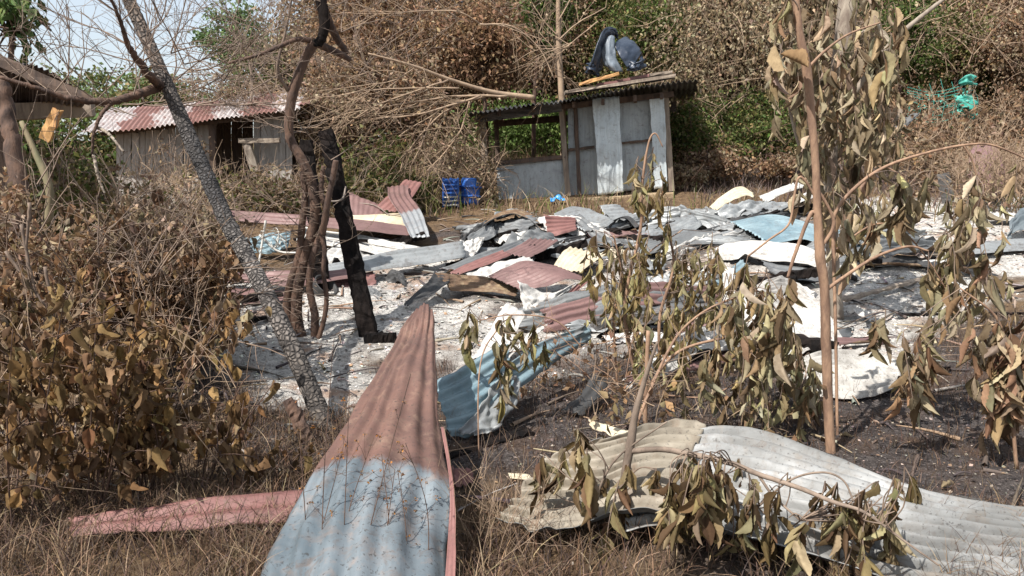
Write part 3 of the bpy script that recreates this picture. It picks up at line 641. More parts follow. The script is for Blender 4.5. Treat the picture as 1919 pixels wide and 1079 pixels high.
# centre heap
sheet('small silver white folded piece where the long sheet ends', [[(862, 450, 478), (866, 480, 496)], [(884, 444, 474), (890, 476, 492)], [(908, 444, 472), (904, 458, 478)]], 'white', 'galv', crumple=.04)
sheet('smoky grey sheet piece behind the white wrinkled sheet', [[(872, 446, 466), (890, 458, 474)], [(905, 426, 454), (925, 444, 466)], [(925, 424, 452), (930, 440, 464)]], 'greydark', 'dark', crumple=.02)
sheet('white wrinkled sheet under the brown arched sheet', [[(922, 428, 446), (930, 450, 466)], [(950, 420, 442), (970, 446, 464)], [(985, 418, 440), (1005, 442, 460)], [(1020, 428, 444), (1024, 442, 458)]], 'white', 'white', crumple=.06, amp=.004)
sheet('brown arched sheet bowed over the white wrinkled one', [[(905, 425, 462), (912, 416, 444)], [(930, 408, 450), (936, 400, 436)], [(960, 400, 446), (966, 394, 432)], [(992, 410, 448), (994, 402, 434)], [(1020, 436, 456), (1016, 424, 442)]], 'ochre', 'greydark', dent=.02)
sheet('black charred sheet scrap left of the arched sheet', [[(862, 440, 462), (870, 450, 470)], [(892, 424, 450), (900, 434, 458)], [(922, 404, 440), (928, 416, 448)]], 'dark', 'dark', crumple=.06)
sheet('grey scrap sheet at the back edge of the heap near the shed', [[(925, 400, 432), (930, 412, 440)], [(960, 392, 424), (968, 402, 432)], [(990, 396, 422), (990, 404, 428)]], 'galv', 'dark', crumple=.03)
sheet('long smoky grey and brown sheet slanting up to the right', [[(822, 502, 522), (882, 506, 526)], [(885, 478, 506), (925, 492, 512)], [(930, 462, 490), (955, 478, 500)], [(978, 446, 474), (988, 455, 480)]], 'greydark', 'red_dark', dent=.015)
sheet('dull red strip sheet beside the long smoky one', [[(838, 512, 530), (862, 516, 536)], [(900, 486, 512), (925, 494, 520)], [(940, 472, 498), (958, 478, 506)]], 'red_dark', 'dark')
sheet('small dull red sheet with wavy torn edge in the middle of the heap', [[(942, 472, 498), (990, 484, 512)], [(975, 458, 486), (1016, 470, 500)], [(990, 447, 474), (1046, 448, 482)]], 'red', 'dark', dent=.014)
sheet('white strip sheet under the big red arched sheet', [[(856, 513, 530), (912, 520, 540)], [(910, 494, 518), (955, 502, 530)], [(975, 479, 506), (1000, 486, 516)]], 'white', 'cream', crumple=.03)
sheet('big red sheet bowed in the centre of the heap', [[(912, 516, 548), (975, 541, 575)], [(948, 500, 545), (1022, 536, 580)], [(985, 488, 540), (1062, 522, 580)], [(1040, 498, 540), (1112, 528, 575)]], 'red', 'dark', dent=.012)
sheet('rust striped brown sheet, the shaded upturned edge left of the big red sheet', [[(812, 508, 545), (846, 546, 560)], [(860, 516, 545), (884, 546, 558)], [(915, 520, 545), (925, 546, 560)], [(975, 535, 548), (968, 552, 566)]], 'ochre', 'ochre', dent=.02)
sheet('dark grey pointed sheet stabbing down into the ash', [[(814, 508, 545), (848, 520, 548)], [(800, 530, 560), (822, 545, 566)], [(758, 572, 578), (766, 576, 582)]], 'dark', 'greydark', dent=.02)
sheet('crumpled bright white sheet with torn top in front of the big red one', [[(968, 526, 600), (984, 600, 612)], [(1000, 540, 598), (1000, 600, 612)], [(1040, 545, 592), (1025, 586, 604)], [(1080, 530, 585), (1040, 560, 590)]], 'white', 'red_dark', dent=.03, crumple=.03, amp=.005)
sheet('dull red curled edge sheet right of the crumpled white sheet', [[(1082, 530, 585), (1104, 526, 580)], [(1052, 562, 598), (1070, 556, 596)], [(1020, 604, 618), (1032, 606, 620)]], 'red_dark', 'dark')
sheet('pale sheet standing on edge in front of the crumpled white sheet', [[(884, 668, 690), (930, 676, 700)], [(920, 606, 672), (962, 632, 684)], [(950, 560, 650), (986, 586, 660)]], 'white', 'galv', amp=.005, dent=.03)
sheet('second pale sheet leaning low behind the leafy saplings', [[(960, 652, 680), (930, 690, 704)], [(990, 620, 665), (965, 660, 690)], [(1030, 606, 655), (1000, 636, 680)]], 'white', 'galv', amp=.005, dent=.03)
sheet('silver ridged sheet on the heap directly in front of the shed', [[(1035, 402, 428), (1095, 432, 456)], [(1070, 388, 420), (1130, 424, 450)], [(1105, 392, 420), (1150, 412, 444)]], 'galv', 'dark', dent=.02)
sheet('pale bent flap of sheet raised at the heap top before the shed', [[(1122, 383, 424), (1142, 412, 432)], [(1150, 381, 422), (1170, 410, 430)], [(1158, 384, 420), (1194, 406, 428)]], 'galv', 'dark', dent=.02)
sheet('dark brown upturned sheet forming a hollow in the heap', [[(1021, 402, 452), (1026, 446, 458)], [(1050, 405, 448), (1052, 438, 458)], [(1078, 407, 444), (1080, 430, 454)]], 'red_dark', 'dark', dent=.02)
sheet('brown grey strip sheet slanting down right from the hollow', [[(1066, 404, 440), (1086, 402, 438)], [(1092, 428, 452), (1112, 422, 450)], [(1116, 452, 462), (1136, 444, 458)]], 'greydark', 'red_dark')
sheet('cream ridged sheet tilted between the red sheets and the saplings', [[(1034, 500, 512), (1088, 510, 530)], [(1048, 480, 502), (1110, 492, 516)], [(1064, 464, 492), (1136, 474, 504)]], 'cream', 'cream', dent=.015)
sheet('black charred curved sheet like a hood on the heap', [[(1142, 432, 446), (1150, 420, 440)], [(1152, 414, 442), (1160, 408, 434)], [(1172, 410, 440), (1180, 406, 432)], [(1190, 430, 444), (1198, 424, 438)]], 'dark', 'dark')
# right of centre
sheet('cream folded sheet peaking at the back of the right heap', [[(1328, 388, 412), (1344, 394, 418)], [(1352, 368, 405), (1368, 378, 412)], [(1386, 349, 402), (1398, 366, 408)], [(1410, 362, 402), (1412, 370, 408)]], 'cream', 'cream', dent=.02)
sheet('buckled silver sheet right of the cream fold', [[(1342, 390, 416), (1348, 406, 424)], [(1385, 374, 412), (1392, 402, 424)], [(1432, 370, 408), (1440, 398, 420)], [(1484, 378, 408), (1480, 392, 416)]], 'galv', 'greydark', crumple=.05)
sheet('white strip sheet rising behind the sapling trunk', [[(1420, 368, 404), (1436, 378, 410)], [(1460, 354, 400), (1474, 362, 404)], [(1503, 336, 394), (1508, 350, 398)]], 'white', 'galv')
sheet('second white strip sheet half behind the thin orange trunk', [[(1462, 380, 408), (1474, 390, 414)], [(1500, 362, 402), (1512, 372, 408)], [(1545, 342, 396), (1552, 356, 402)]], 'white', 'galv')
sheet('crumpled pale grey sheet running right towards the saplings', [[(1265, 388, 418), (1256, 404, 430)], [(1310, 396, 420), (1302, 412, 436)], [(1350, 410, 428), (1340, 428, 444)], [(1380, 416, 436), (1374, 430, 450)]], 'galv', 'white', crumple=.04)
sheet('wide pale blue grey ridged sheet right of centre', [[(1366, 414, 436), (1440, 456, 470)], [(1450, 400, 430), (1500, 448, 468)], [(1540, 424, 440), (1560, 460, 474)], [(1632, 446, 458), (1628, 462, 474)]], 'bluegrey', 'greydark', dent=.015)
sheet('dusky green grey sheet behind the droopy centre saplings', [[(1190, 432, 450), (1200, 462, 474)], [(1240, 414, 440), (1250, 448, 466)], [(1292, 398, 428), (1316, 424, 452)]], 'galv', 'greydark', crumple=.02)
sheet('second dusky sheet lower down behind the droopy centre saplings', [[(1200, 446, 470), (1215, 472, 488)], [(1270, 430, 456), (1286, 456, 476)], [(1350, 434, 456), (1360, 452, 474)]], 'greydark', 'dark')
sheet('dark bent sheet curled like a trough behind the orange trunk', [[(1428, 486, 508), (1440, 508, 514)], [(1470, 494, 510), (1480, 520, 524)], [(1530, 500, 512), (1536, 522, 526)], [(1570, 494, 508), (1572, 508, 516)]], 'greydark', 'greydark', dent=.02)
sheet('thin white sheet strip reaching right across the ash', [[(1550, 486, 494), (1552, 500, 508)], [(1650, 490, 498), (1650, 500, 508)], [(1760, 486, 494), (1760, 494, 504)], [(1846, 482, 492), (1846, 490, 500)]], 'white', 'greydark', dent=.01)
sheet('grey sheet lying under white ash at the right edge', [[(1790, 456, 468), (1800, 474, 484)], [(1860, 452, 464), (1870, 470, 480)], [(1940, 446, 458), (1950, 466, 476)]], 'galv', 'dark', dent=.02)
sheet('white buckled sheet behind the right edge tarpaulin', [[(1826, 394, 410), (1838, 406, 418)], [(1870, 398, 412), (1880, 410, 422)], [(1930, 406, 416), (1940, 416, 424)]], 'white', 'galv', crumple=.02)
sheet('slim blue grey sheet leaning diagonally behind the leaf curtain', [[(1318, 548, 566), (1334, 556, 572)], [(1352, 514, 548), (1368, 524, 554)], [(1388, 488, 530), (1404, 498, 536)]], 'bluegrey', 'galv')
sheet('white torn sheet lying behind the centre saplings', [[(1225, 540, 560), (1240, 566, 582)], [(1264, 536, 556), (1276, 572, 586)], [(1306, 546, 562), (1310, 586, 594)]], 'white', 'galv', crumple=.03)
sheet('upright narrow white sheet piece behind the leaf curtain', [[(1354, 504, 560), (1376, 504, 560)], [(1354, 562, 574), (1376, 560, 574)]], 'white', 'white', amp=.003)
sheet('long white sheet sliding down behind the orange trunk', [[(1390, 560, 600), (1340, 640, 668)], [(1430, 534, 590), (1400, 650, 680)], [(1475, 522, 570), (1470, 668, 690)], [(1530, 560, 590), (1530, 650, 676)], [(1588, 636, 652), (1560, 672, 690)]], 'white', 'red_dark', dent=.05, crumple=.02)
sheet('broad white sheet with sooty spots curling up beside the orange trunk', [[(1480, 676, 706), (1508, 736, 744)], [(1540, 656, 692), (1560, 742, 752)], [(1620, 656, 684), (1625, 742, 752)], [(1697, 680, 706), (1676, 726, 742)]], 'paleash', 'red_dark', dent=.008, amp=.013, seed=5)
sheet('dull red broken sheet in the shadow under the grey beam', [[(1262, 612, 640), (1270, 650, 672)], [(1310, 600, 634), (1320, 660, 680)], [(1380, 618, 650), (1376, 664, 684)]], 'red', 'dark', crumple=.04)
sheet('shaded grey ridged sheet standing in the dark hollow at centre', [[(1052, 770, 790), (1090, 780, 796)], [(1088, 736, 776), (1116, 752, 784)], [(1112, 696, 760), (1140, 716, 768)]], 'dark', 'greydark', dent=.02)  # grey sheet coloured dark: the hollow's shade is put into its material
sheet('pinkish pale sheet piece behind the curved sapling stems', [[(1130, 626, 646), (1140, 640, 658)], [(1190, 618, 640), (1200, 636, 652)], [(1262, 622, 640), (1262, 634, 650)]], 'white', 'red_dark')

# foreground sheets
sheet('tall bent sheet, pinkish red above and grey blue below, rising to a foreground point',
      [[(455, 1230, 1250), (580, 1150, 1205), (700, 1160, 1210), (845, 1210, 1240)], [(520, 1025, 1090), (615, 960, 1080), (720, 960, 1080), (840, 1030, 1090)], [(570, 926, 1035), (645, 878, 1020), (740, 878, 1020), (845, 905, 1030)],
       [(632, 826, 960), (690, 785, 950), (755, 782, 950), (832, 815, 950)], [(690, 722, 886), (727, 698, 880), (772, 694, 880), (820, 712, 886)], [(738, 636, 835), (766, 618, 830), (793, 612, 830), (816, 628, 835)], [(774, 588, 806), (785, 576, 802), (798, 571, 802), (811, 584, 806)]],
      'hero', 'heroback', amp=.0105, dent=.034, pitch=.085, na=110, rag=.012, maxn=9, free=.05, crumple=.006)
sheet('narrow rusty curled rim of sheet down the right side of the tall bent sheet', [[(826, 800, 955), (832, 799, 960)], [(842, 904, 1032), (850, 910, 1040)], [(840, 1000, 1080), (854, 1010, 1090)], [(832, 1120, 1180), (852, 1130, 1190)]], 'red_dark', 'ochre', amp=.001, na=24, rag=.003, dent=.004)
sheet('buckled blue sheet crushed behind the tall bent sheet', [[(812, 716, 800), (846, 812, 838)], [(866, 690, 790), (900, 808, 832)], [(922, 655, 770), (940, 770, 810)], [(946, 646, 760), (964, 724, 790)]], 'bluegrey', 'bluegrey', dent=.03, amp=.013, na=44)
sheet('tight rolled blue grey sheet slanting up to the right', [[(930, 712, 790), (938, 690, 780), (960, 706, 776), (962, 738, 784)], [(1010, 664, 752), (1012, 644, 744), (1036, 654, 742), (1036, 684, 748)], [(1094, 622, 716), (1096, 610, 710), (1108, 622, 708), (1104, 640, 712)]], 'bluegrey', 'galv', dent=.015, amp=.008)
sheet('pale bent flap hanging from the buckled blue sheet', [[(898, 826, 840), (858, 812, 838)], [(934, 800, 826), (900, 760, 822)], [(966, 752, 800), (940, 700, 790)], [(976, 714, 780), (960, 690, 776)]], 'galv', 'white', amp=.005, crumple=.03)
sheet('small brown sheet scrap on the soot right of the tall bent sheet', [[(846, 874, 890), (850, 912, 920)], [(880, 882, 896), (888, 908, 918)]], 'red_dark', 'dark', crumple=.02)
sheet('long low faded red sheet on the ground at lower left', [[(130, 974, 1000), (130, 1004, 1030)], [(240, 958, 990), (240, 1000, 1026)], [(400, 934, 975), (400, 986, 1014)], [(590, 910, 955), (590, 972, 1000)]], 'red_dark', 'dark', dent=.025, amp=.014, pitch=.11)
sheet('big pale ash-dusted sheet sprawling across the lower right foreground',
      [[(1170, 1000, 1030), (1190, 900, 970), (1210, 836, 930)], [(1240, 985, 1032), (1270, 900, 980), (1290, 812, 915)], [(1340, 992, 1048), (1380, 905, 990), (1410, 824, 920)],
       [(1500, 1030, 1075), (1540, 940, 1030), (1560, 868, 945)], [(1650, 1080, 1120), (1690, 985, 1060), (1720, 926, 985)], [(1850, 1120, 1150), (1880, 1010, 1060), (1900, 952, 1000)], [(2080, 1130, 1160), (2080, 1020, 1060), (2070, 955, 1000)]],
      'fgwhite', 'greydark', amp=.021, dent=.028, na=140, maxn=12, rag=.03, free=.02, crumple=.006)
sheet('tan scorched ribbed sheet, the left one joined to the big pale sheet in front',
      [[(926, 978, 1006), (968, 930, 985), (1020, 868, 955), (1108, 826, 932)], [(1000, 1000, 1026), (1040, 930, 985), (1085, 872, 955), (1150, 820, 925)], [(1080, 990, 1032), (1110, 925, 985), (1150, 868, 955), (1200, 812, 915)], [(1180, 962, 1034), (1200, 900, 985), (1225, 850, 945), (1262, 800, 905)], [(1268, 962, 1044), (1280, 900, 985), (1300, 850, 945), (1320, 806, 905)]],
      'tanrust', 'greydark', amp=.019, dent=.022, na=60, maxn=11, rag=.035, crumple=.008)
sheet('small cream strip of sheet beside the left end of the big pale sheet', [[(952, 884, 900), (956, 894, 908)], [(990, 886, 902), (1000, 898, 912)]], 'cream', 'cream', amp=.001, rag=0, dent=.006)
sheet('short cream gutter-like strip above the big pale sheet', [[(1104, 786, 836), (1102, 798, 842)], [(1170, 804, 850), (1166, 824, 858)], [(1240, 824, 868), (1238, 844, 874)]], 'cream', 'ochre', amp=.004, dent=.004)
sheet('second cream strip just under the gutter-like strip', [[(1160, 826, 868), (1166, 838, 874)], [(1230, 820, 862), (1236, 836, 870)], [(1300, 812, 858), (1306, 830, 866)]], 'cream', 'ochre', amp=.004, dent=.01)
# a few more half-buried scraps on the ash
SC = [(1010, 470, 'dark', 'small dark scrap between the red sheets'), (900, 470, 'greydark', 'smoky scrap at the foot of the arched sheet'), (1150, 470, 'cream', 'cream scrap by the droopy saplings'), (1215, 500, 'galv', 'silver scrap among the droopy saplings'),
      (1400, 452, 'greydark', 'smoky scrap left of the wide blue grey sheet'), (1240, 610, 'white', 'white scrap above the grey beam'), (1600, 400, 'white', 'white scrap behind the pale trunk'), (1680, 420, 'galv', 'silver scrap on the open ash at right'), (740, 520, 'dark', 'dark scrap in front of the long red to silver sheet'),
      (690, 545, 'greydark', 'curled smoky scrap right of the charred post'), (1600, 585, 'white', 'white scrap by the foot of the pale trunk'), (1130, 560, 'dark', 'black scrap right of the curled red edge')]
for k, (u, v, m_, lab) in enumerate(SC):
    s = rng.uniform(20, 38); t = rng.uniform(7, 14); e = rng.uniform(-10, 10); h = rng.uniform(4, 16)
    sheet(lab, [[(u - s, v + e, v + e + 5), (u - s * .7, v + t + e, v + t + e + 4)], [(u, v - h, v + 4), (u + 8, v + t - h * .4, v + t + 4)], [(u + s, v - e, v - e + 6), (u + s * .9, v + t - e, v + t - e + 5)]], m_, 'dark', crumple=.03, na=18)

COLS_ = [('galv', 'silver'), ('greydark', 'smoky grey'), ('red', 'dull red'), ('white', 'ash-whitened'), ('red_dark', 'dark red-brown'), ('dark', 'sooty black'), ('cream', 'cream'), ('ochre', 'rust-brown'), ('galv', 'buckled silver')]
SHP = ['curled piece of sheet', 'flat torn piece of sheet', 'tilted piece of sheet', 'folded piece of sheet', 'narrow bent strip of sheet']
ZON = [(880, 1020, 418, 455, 'at the heap back, left of the hollow'), (1030, 1190, 425, 470, 'in the heap straight before the shed'), (1180, 1340, 400, 470, 'behind the droopy centre saplings'), (1340, 1540, 385, 440, 'around the cream folded peak'),
       (560, 800, 430, 500, 'in the upper left heap'), (1130, 1420, 500, 600, 'above the grey beam'), (1400, 1700, 440, 530, 'on the ash around the thin trunk'), (870, 1100, 455, 520, 'among the central red sheets'), (1240, 1480, 600, 690, 'below the grey beam')]
combo = [(a, b) for a in range(len(COLS_)) for b in range(len(SHP))]; rz_ = np.random.default_rng(41)
for zi, (ua, ub, va, vb, where) in enumerate(ZON):
    pick = [int(x) for x in rz_.permutation(len(combo)) if combo[int(x)][0] not in (4, 7) and not (combo[int(x)][0] == 6 and int(x) % 2)][:{4: 1, 5: 6, 6: 5, 0: 2, 7: 2, 1: 4, 2: 5}.get(zi, 4)]
    for q in pick:
        ci, si = combo[q]; u = rz_.uniform(ua, ub); v = rz_.uniform(va, vb); dv = depth(v); kx = 15.0 / dv * 8
        L = rz_.uniform(.8, 1.8) * F / dv / 2; Wd = rz_.uniform(.22, .42) * F / dv * .32; tl = rz_.uniform(-.28, .16); hh = rz_.uniform(.05, .24) * F / dv; shp = si
        if shp == 4: Wd *= .45; L *= 1.3
        rows = []
        for t in (np.linspace(-1, 1, 5) if shp in (0, 4) else np.array([-1, -.5, -.06, .06, .5, 1.0])):
            lift = {0: hh * (1 - t * t), 1: hh * .15, 2: hh * (t + 1) * .5, 3: hh * (1 - abs(t)), 4: hh * .5 * (1 - t * t)}[shp]; uu = u + L * t; vv = v + L * tl * t
            fold = {3: hh * .8, 2: hh * .3}.get(shp, 0)
            rows.append([(uu, vv - lift, vv + 3), (uu + Wd * .3, vv + Wd * .5 - lift * .8 - fold, vv + 5 + Wd * .5), (uu + Wd * .5, vv + Wd - lift * .5, vv + 4 + Wd)])
        sheet(COLS_[ci][1] + ' ' + SHP[si] + ' ' + where, rows, COLS_[ci][0], ['dark', 'greydark', 'ochre'][int(q) % 3], name='sheet_fragment', crumple=rz_.uniform(.015, .07), rag=.07, pitch=.076, amp=.011, na=20, dent=.03, maxn=8)

for zi, (ua, ub, va, vb, where) in enumerate(ZON):
    for nm, w in (('thin', .05), ('thick', .11)):
        u = rz_.uniform(ua, ub); v = rz_.uniform(va, vb); k = F / depth(v); L = rz_.uniform(.5, 1.3) * k / 2; t = rz_.uniform(-.3, .3)
        o = beam('charred_timber', Q(u - L, v - t * L, v - t * L + 4), Q(u + L, v + t * L - .12 * k, v + t * L + 8), w, w * .8, 'char', None, up=UP, seg=16, jit=.008); tag(o, nm + ' charred timber ' + where, 'timber', 'charred timbers in the rubble')
# bits of a burnt household in the ash
def pot(label, u, v, r, tilt, mat):
    c = Q(u, v, v); n = 24; th = np.linspace(0, 2 * np.pi, n, endpoint=False); ax = np.array([tilt[0], tilt[1], 1.0]); ax /= np.linalg.norm(ax); e1 = np.cross(ax, [0, 1, .1]); e1 /= np.linalg.norm(e1); e2 = np.cross(ax, e1); V = []
    for t, q in [(0, .01), (0, .7), (.12, .92), (.4, 1), (.9, .95), (1, 1.08), (1.02, 1.0), (.95, .9), (.4, .94), (.1, .8), (.06, .01)]: V.append(c + ax * r * 1.1 * t + r * q * (np.cos(th)[:, None] * e1 + np.sin(th)[:, None] * e2))
    V = np.concatenate(V); i = np.arange(10)[:, None] * n; j = np.arange(n)[None]; k = (j + 1) % n; m = MB(); m.add(V, np.stack([i + j, i + k, i + n + k, i + n + j], -1).reshape(-1, 4)); o = m.build('cooking_pot', M[mat]); tag(o, label, 'pot')
pot('blackened dented cooking pot tipped over in the ash behind the multi-stemmed tree', 598, 550, .13, (.9, -.4), 'dark')

# ================================================================== BEAMS, POSTS, TUBES AND OTHER THINGS
def post(label, pts, r, name='post', sides=8, mat='char', cat='post', wob=.10, n=26):
    mb = MB(); tube(mb, pts, r, sides, n=n, wob=wob, kink=.05); o = mb.build(name, M[mat], smooth=False); return tag(o, label, cat)
o = beam('charred_post', Q(692, 630, 622), P(612, 246, 7.5), .15, .13, 'char', None, up=np.array([0, 1, 0]), seg=44, jit=.006, taper=.8); tag(o, 'tall charred square post leaning left, standing in the white ash', 'post', 'charred posts')
o = beam('charred_post', Q(606, 545, 545), P(574, 262, 8.3), .15, .11, 'char', None, up=np.array([0, 1, 0]), seg=30, jit=.008, taper=.8); tag(o, 'black charred post half hidden behind the dead stems', 'post', 'charred posts')
for (a, b, w, h, m_, nm, lab) in [
        (Q(1112, 606, 640), Q(1412, 568, 610), .12, .09, 'greybeam', 'beam', 'scorched grey beam lying across the rubble at centre right'),
        (Q(836, 866, 866), Q(992, 816, 822), .10, .08, 'char', 'beam', 'charred beam on the soot under the buckled blue sheet'),
        (Q(684, 634, 640), Q(742, 632, 640), .10, .08, 'char', 'log', 'short charred log at the foot of the tall charred post'),
        (Q(1580, 562, 568), Q(1740, 520, 530), .06, .03, 'timber', 'plank', 'long weathered plank half sunk in ash right of the pale trunk'),
        (Q(1610, 500, 510), Q(1750, 484, 492), .07, .05, 'char', 'plank', 'blackened plank lying on the thin white strip'),
        (Q(1240, 560, 575), Q(1310, 500, 520), .09, .05, 'timber_dark', 'plank', 'dark plank slanting among the centre saplings'),
        (Q(530, 800, 806), Q(620, 790, 800), .035, .03, 'greybeam', 'stick', 'thin ashy stick left of the leaning trunk'),
        (Q(430, 610, 616), Q(520, 590, 598), .05, .04, 'char', 'stick', 'charred stick in the ash behind the leaning trunk'),
        (Q(450, 560, 575), Q(530, 556, 566), .10, .08, 'char', 'log', 'round charred log lying left of the multi-stemmed tree'),
        (Q(1690, 590, 592), Q(1960, 586, 590), .025, .02, 'char', 'stick', 'long black stick at the right edge of the ash'),
        (Q(1790, 560, 562), Q(1960, 530, 536), .03, .025, 'char', 'stick', 'black charred pole pointing out of the right edge'),
        (Q(1650, 692, 694), Q(1780, 690, 694), .05, .03, 'char', 'stick', 'black stick on the soot right of the broad white sheet'),
        (Q(1420, 900, 905), Q(1640, 830, 836), .025, .02, 'timber_dark', 'stick', 'thin brown stick on the soot beside the orange trunk foot')]:
    o = beam(nm, a, b, w, h, m_, None, up=UP, seg=14, jit=.006); tag(o, lab, nm)
mb = MB(); tube(mb, [Q(576, 826, 826), Q(556, 780, 822), Q(538, 748, 820)], [.045, .04, .03], 9, n=14, wob=.12); o = mb.build('stump', M['bark'], smooth=False); tag(o, 'small dark leaning stump left of the leaning trunk', 'stump')
mb = MB(); tube(mb, [Q(1500, 380, 384), Q(1494, 330, 380), Q(1498, 300, 378)], [.05, .04, .03], 9, n=14, wob=.12); o = mb.build('stump', M['char'], smooth=False); tag(o, 'charred stump behind the thin orange trunk', 'stump')
# pale tubes of a burnt bed frame
bf = thing('bed_frame', Q(500, 490, 490), 'twisted pale tube frame of a burnt bed with wire loops', 'bed frame')
for pts in [[(498, 413, 490), (492, 450, 490), (484, 500, 495)], [(486, 440, 488), (520, 470, 488), (560, 474, 488)], [(626, 452, 484), (620, 476, 486), (618, 490, 488)], [(560, 424, 478), (610, 434, 480), (660, 440, 480)]]:
    mb = MB(); tube(mb, [Q(*p) for p in pts], [.014], 8, n=12); mb.build('tube', M['tube'], bf)
for k in range(5):
    c = Q(rng.uniform(500, 560), rng.uniform(440, 462), 486); r = rng.uniform(.06, .14); th = np.linspace(0, 5.4, 12)
    ax = rng.normal(0, 1, 3); bx = np.cross(ax, rng.normal(0, 1, 3)); ax /= np.linalg.norm(ax); bx /= np.linalg.norm(bx)
    mb = MB(); tube(mb, c + r * (np.cos(th)[:, None] * ax + np.sin(th)[:, None] * bx), [.006], 5, n=30); mb.build('spring_wire', M['tube'], bf)
for lab, pts in [('thin wire hanging in a loop from the charred post', [P(590, 350, 7.2), P(610, 374, 7.0), P(640, 374, 6.95), P(648, 350, 7.1)]), ('long loose wire across the back of the upper left heap', [Q(640, 378, 430), Q(700, 384, 432), Q(730, 402, 440), Q(760, 400, 440)])]:
    mb = MB(); tube(mb, pts, [.008], 5, n=24); o = mb.build('wire', M['wire']); tag(o, lab, 'wire')

def barrel(label, u, v, h, r, lie=None):
    b = thing('barrel', Q(u, v, v), label, 'barrel', 'blue plastic barrels by the bushes')
    c = np.array(b['_o']); prof = [(0, .0), (.0, .82), (.03, .95), (.12, 1), (.3, 1.0), (.34, 1.05), (.38, 1.0), (.62, 1.0), (.66, 1.05), (.70, 1.0), (.88, 1.0), (.97, .92), (1, .8), (.99, .76), (.97, .0)]
    ax = np.array(lie if lie is not None else (0.06, 0.05, 1.0)); ax = ax / np.linalg.norm(ax); e1 = np.cross(ax, [0, 1, .2]); e1 /= np.linalg.norm(e1); e2 = np.cross(ax, e1); n = 28
    th = np.linspace(0, 2 * np.pi, n, endpoint=False); V = []
    for t, q in prof: V.append(c + ax * t * h + r * q * (np.cos(th)[:, None] * e1 + np.sin(th)[:, None] * e2))
    V = np.concatenate(V); i = np.arange(len(prof) - 1)[:, None] * n; j = np.arange(n)[None]; k = (j + 1) % n
    mb = MB(); mb.add(V, np.stack([i + j, i + k, i + n + k, i + n + j], -1).reshape(-1, 4)); mb.build('drum', M['blueplastic'], b)
    for t in (.33, .67):
        mb = MB(); tube(mb, c + ax * t * h + r * 1.06 * (np.cos(np.r_[th, th[0]])[:, None] * e1 + np.sin(np.r_[th, th[0]])[:, None] * e2), [.02], 6, n=60, cap=False); mb.build('hoop', M['blueplastic'], b)
    return b
barrel('blue plastic barrel standing in the bushes, the right one of two', 880, 384, .44, .16)
# slatted crate: left one
cr = thing('crate', Q(845, 388, 390), 'blue slatted plastic crate standing on end, left of the blue barrel', 'crate')
c0 = np.array(cr['_o'])
for k in range(7):
    z = .03 + k * .065; mb = MB(); box(mb, c0 + [-.12, 0, z], c0 + [.12, -.02, z + .01], .035, .02, up=np.array([0, 0, 1.]), jitter=.002, seg=3); mb.build('slat', M['blueplastic'] if k > 2 else M['tube'], cr, smooth=False)
for x in (-.12, 0, .12):
    mb = MB(); box(mb, c0 + [x, .02, 0], c0 + [x, .02, .47], .03, .03, up=np.array([0, 1., 0]), jitter=.001, seg=3); mb.build('upright', M['blueplastic'], cr, smooth=False)
mb = MB(); box(mb, c0 + [-.12, .16, .23], c0 + [.12, .16, .23], .26, .44, jitter=.003, seg=2); mb.build('body', M['blueplastic'], cr, smooth=False)
mb = MB(); cc = Q(1045, 378, 384)
addsurf(mb, [[cc + [x, y, .02 + .07 * math.exp(-((x) ** 2 + (y) ** 2) * 120) + .02 * math.sin(50 * x + 30 * y)] for x in np.linspace(-.12, .12, 7)] for y in np.linspace(-.1, .1, 6)], 20, 24, dent=.02)
o = mb.build('plastic_bag', M['cyanplastic']); thicken(o, .004); tag(o, 'bright blue crumpled plastic bag on the ground by the shed front', 'bag')
# net and post, right
npost = post('thin grey post holding up the turquoise net', [P(1800, 300, 16.2), P(1812, 220, 16.2), P(1820, 138, 16.2)], [.035, .03, .025], 'net_post', mat='timber')
nt_ = thing('net', P(1800, 230, 16.2), 'torn turquoise shade net draped on a post in the brown scrub', 'net')
mb = MB(); addsurf(mb, [[P(1796, 152, 16.1), P(1812, 140, 16.0), P(1828, 140, 16.1)], [P(1800, 160, 16.1), P(1814, 158, 16.0), P(1828, 162, 16.1)]], 10, 12, dent=.05); addsurf(mb, [[P(1788, 180, 16.1), P(1808, 176, 16.0), P(1824, 190, 16.1)], [P(1796, 200, 16.0), P(1812, 205, 15.9), P(1828, 222, 16.0)]], 10, 12, dent=.08)
o = mb.build('net_cloth', M['greennet'], nt_); thicken(o, .006)
mb = MB()
for k in range(7):
    t = k / 6; u0 = 1700 + t * 125
    tube(mb, [P(u0, 150 + 40 * abs(t - .5) + rng.uniform(-4, 4), 16.2), P(u0 + 8, 185 + rng.uniform(-6, 6), 16.15), P(u0 + 3 + rng.uniform(-4, 4), 214 + 10 * t, 16.1)], [.006], 3, n=8, cap=False)
for k in range(9):
    v0 = 158 + k * 7; tube(mb, [P(1700, v0 + rng.uniform(-3, 6), 16.2), P(1750, v0 + 14 + rng.uniform(-4, 4), 16.15), P(1826, v0 - 4, 16.1)], [.006], 3, n=10, cap=False)
leafy(mb, P(1740, 185, 16.1), (.35, .1, .2), 40, .06, [(.03, .42, .33)], clump=12); leafy(mb, P(1808, 200, 16.05), (.2, .1, .32), 200, .07, [(.04, .5, .4)], clump=12)
mb.build('net_mesh', M['greennet'], nt_)
o = beam('board', P(1655, 262, 15.4), P(1715, 214, 15.6), .22, .03, 'greydark', None, seg=5, jit=.006); tag(o, 'dark grey board leaning in the scrub behind the leafy trunk', 'board')
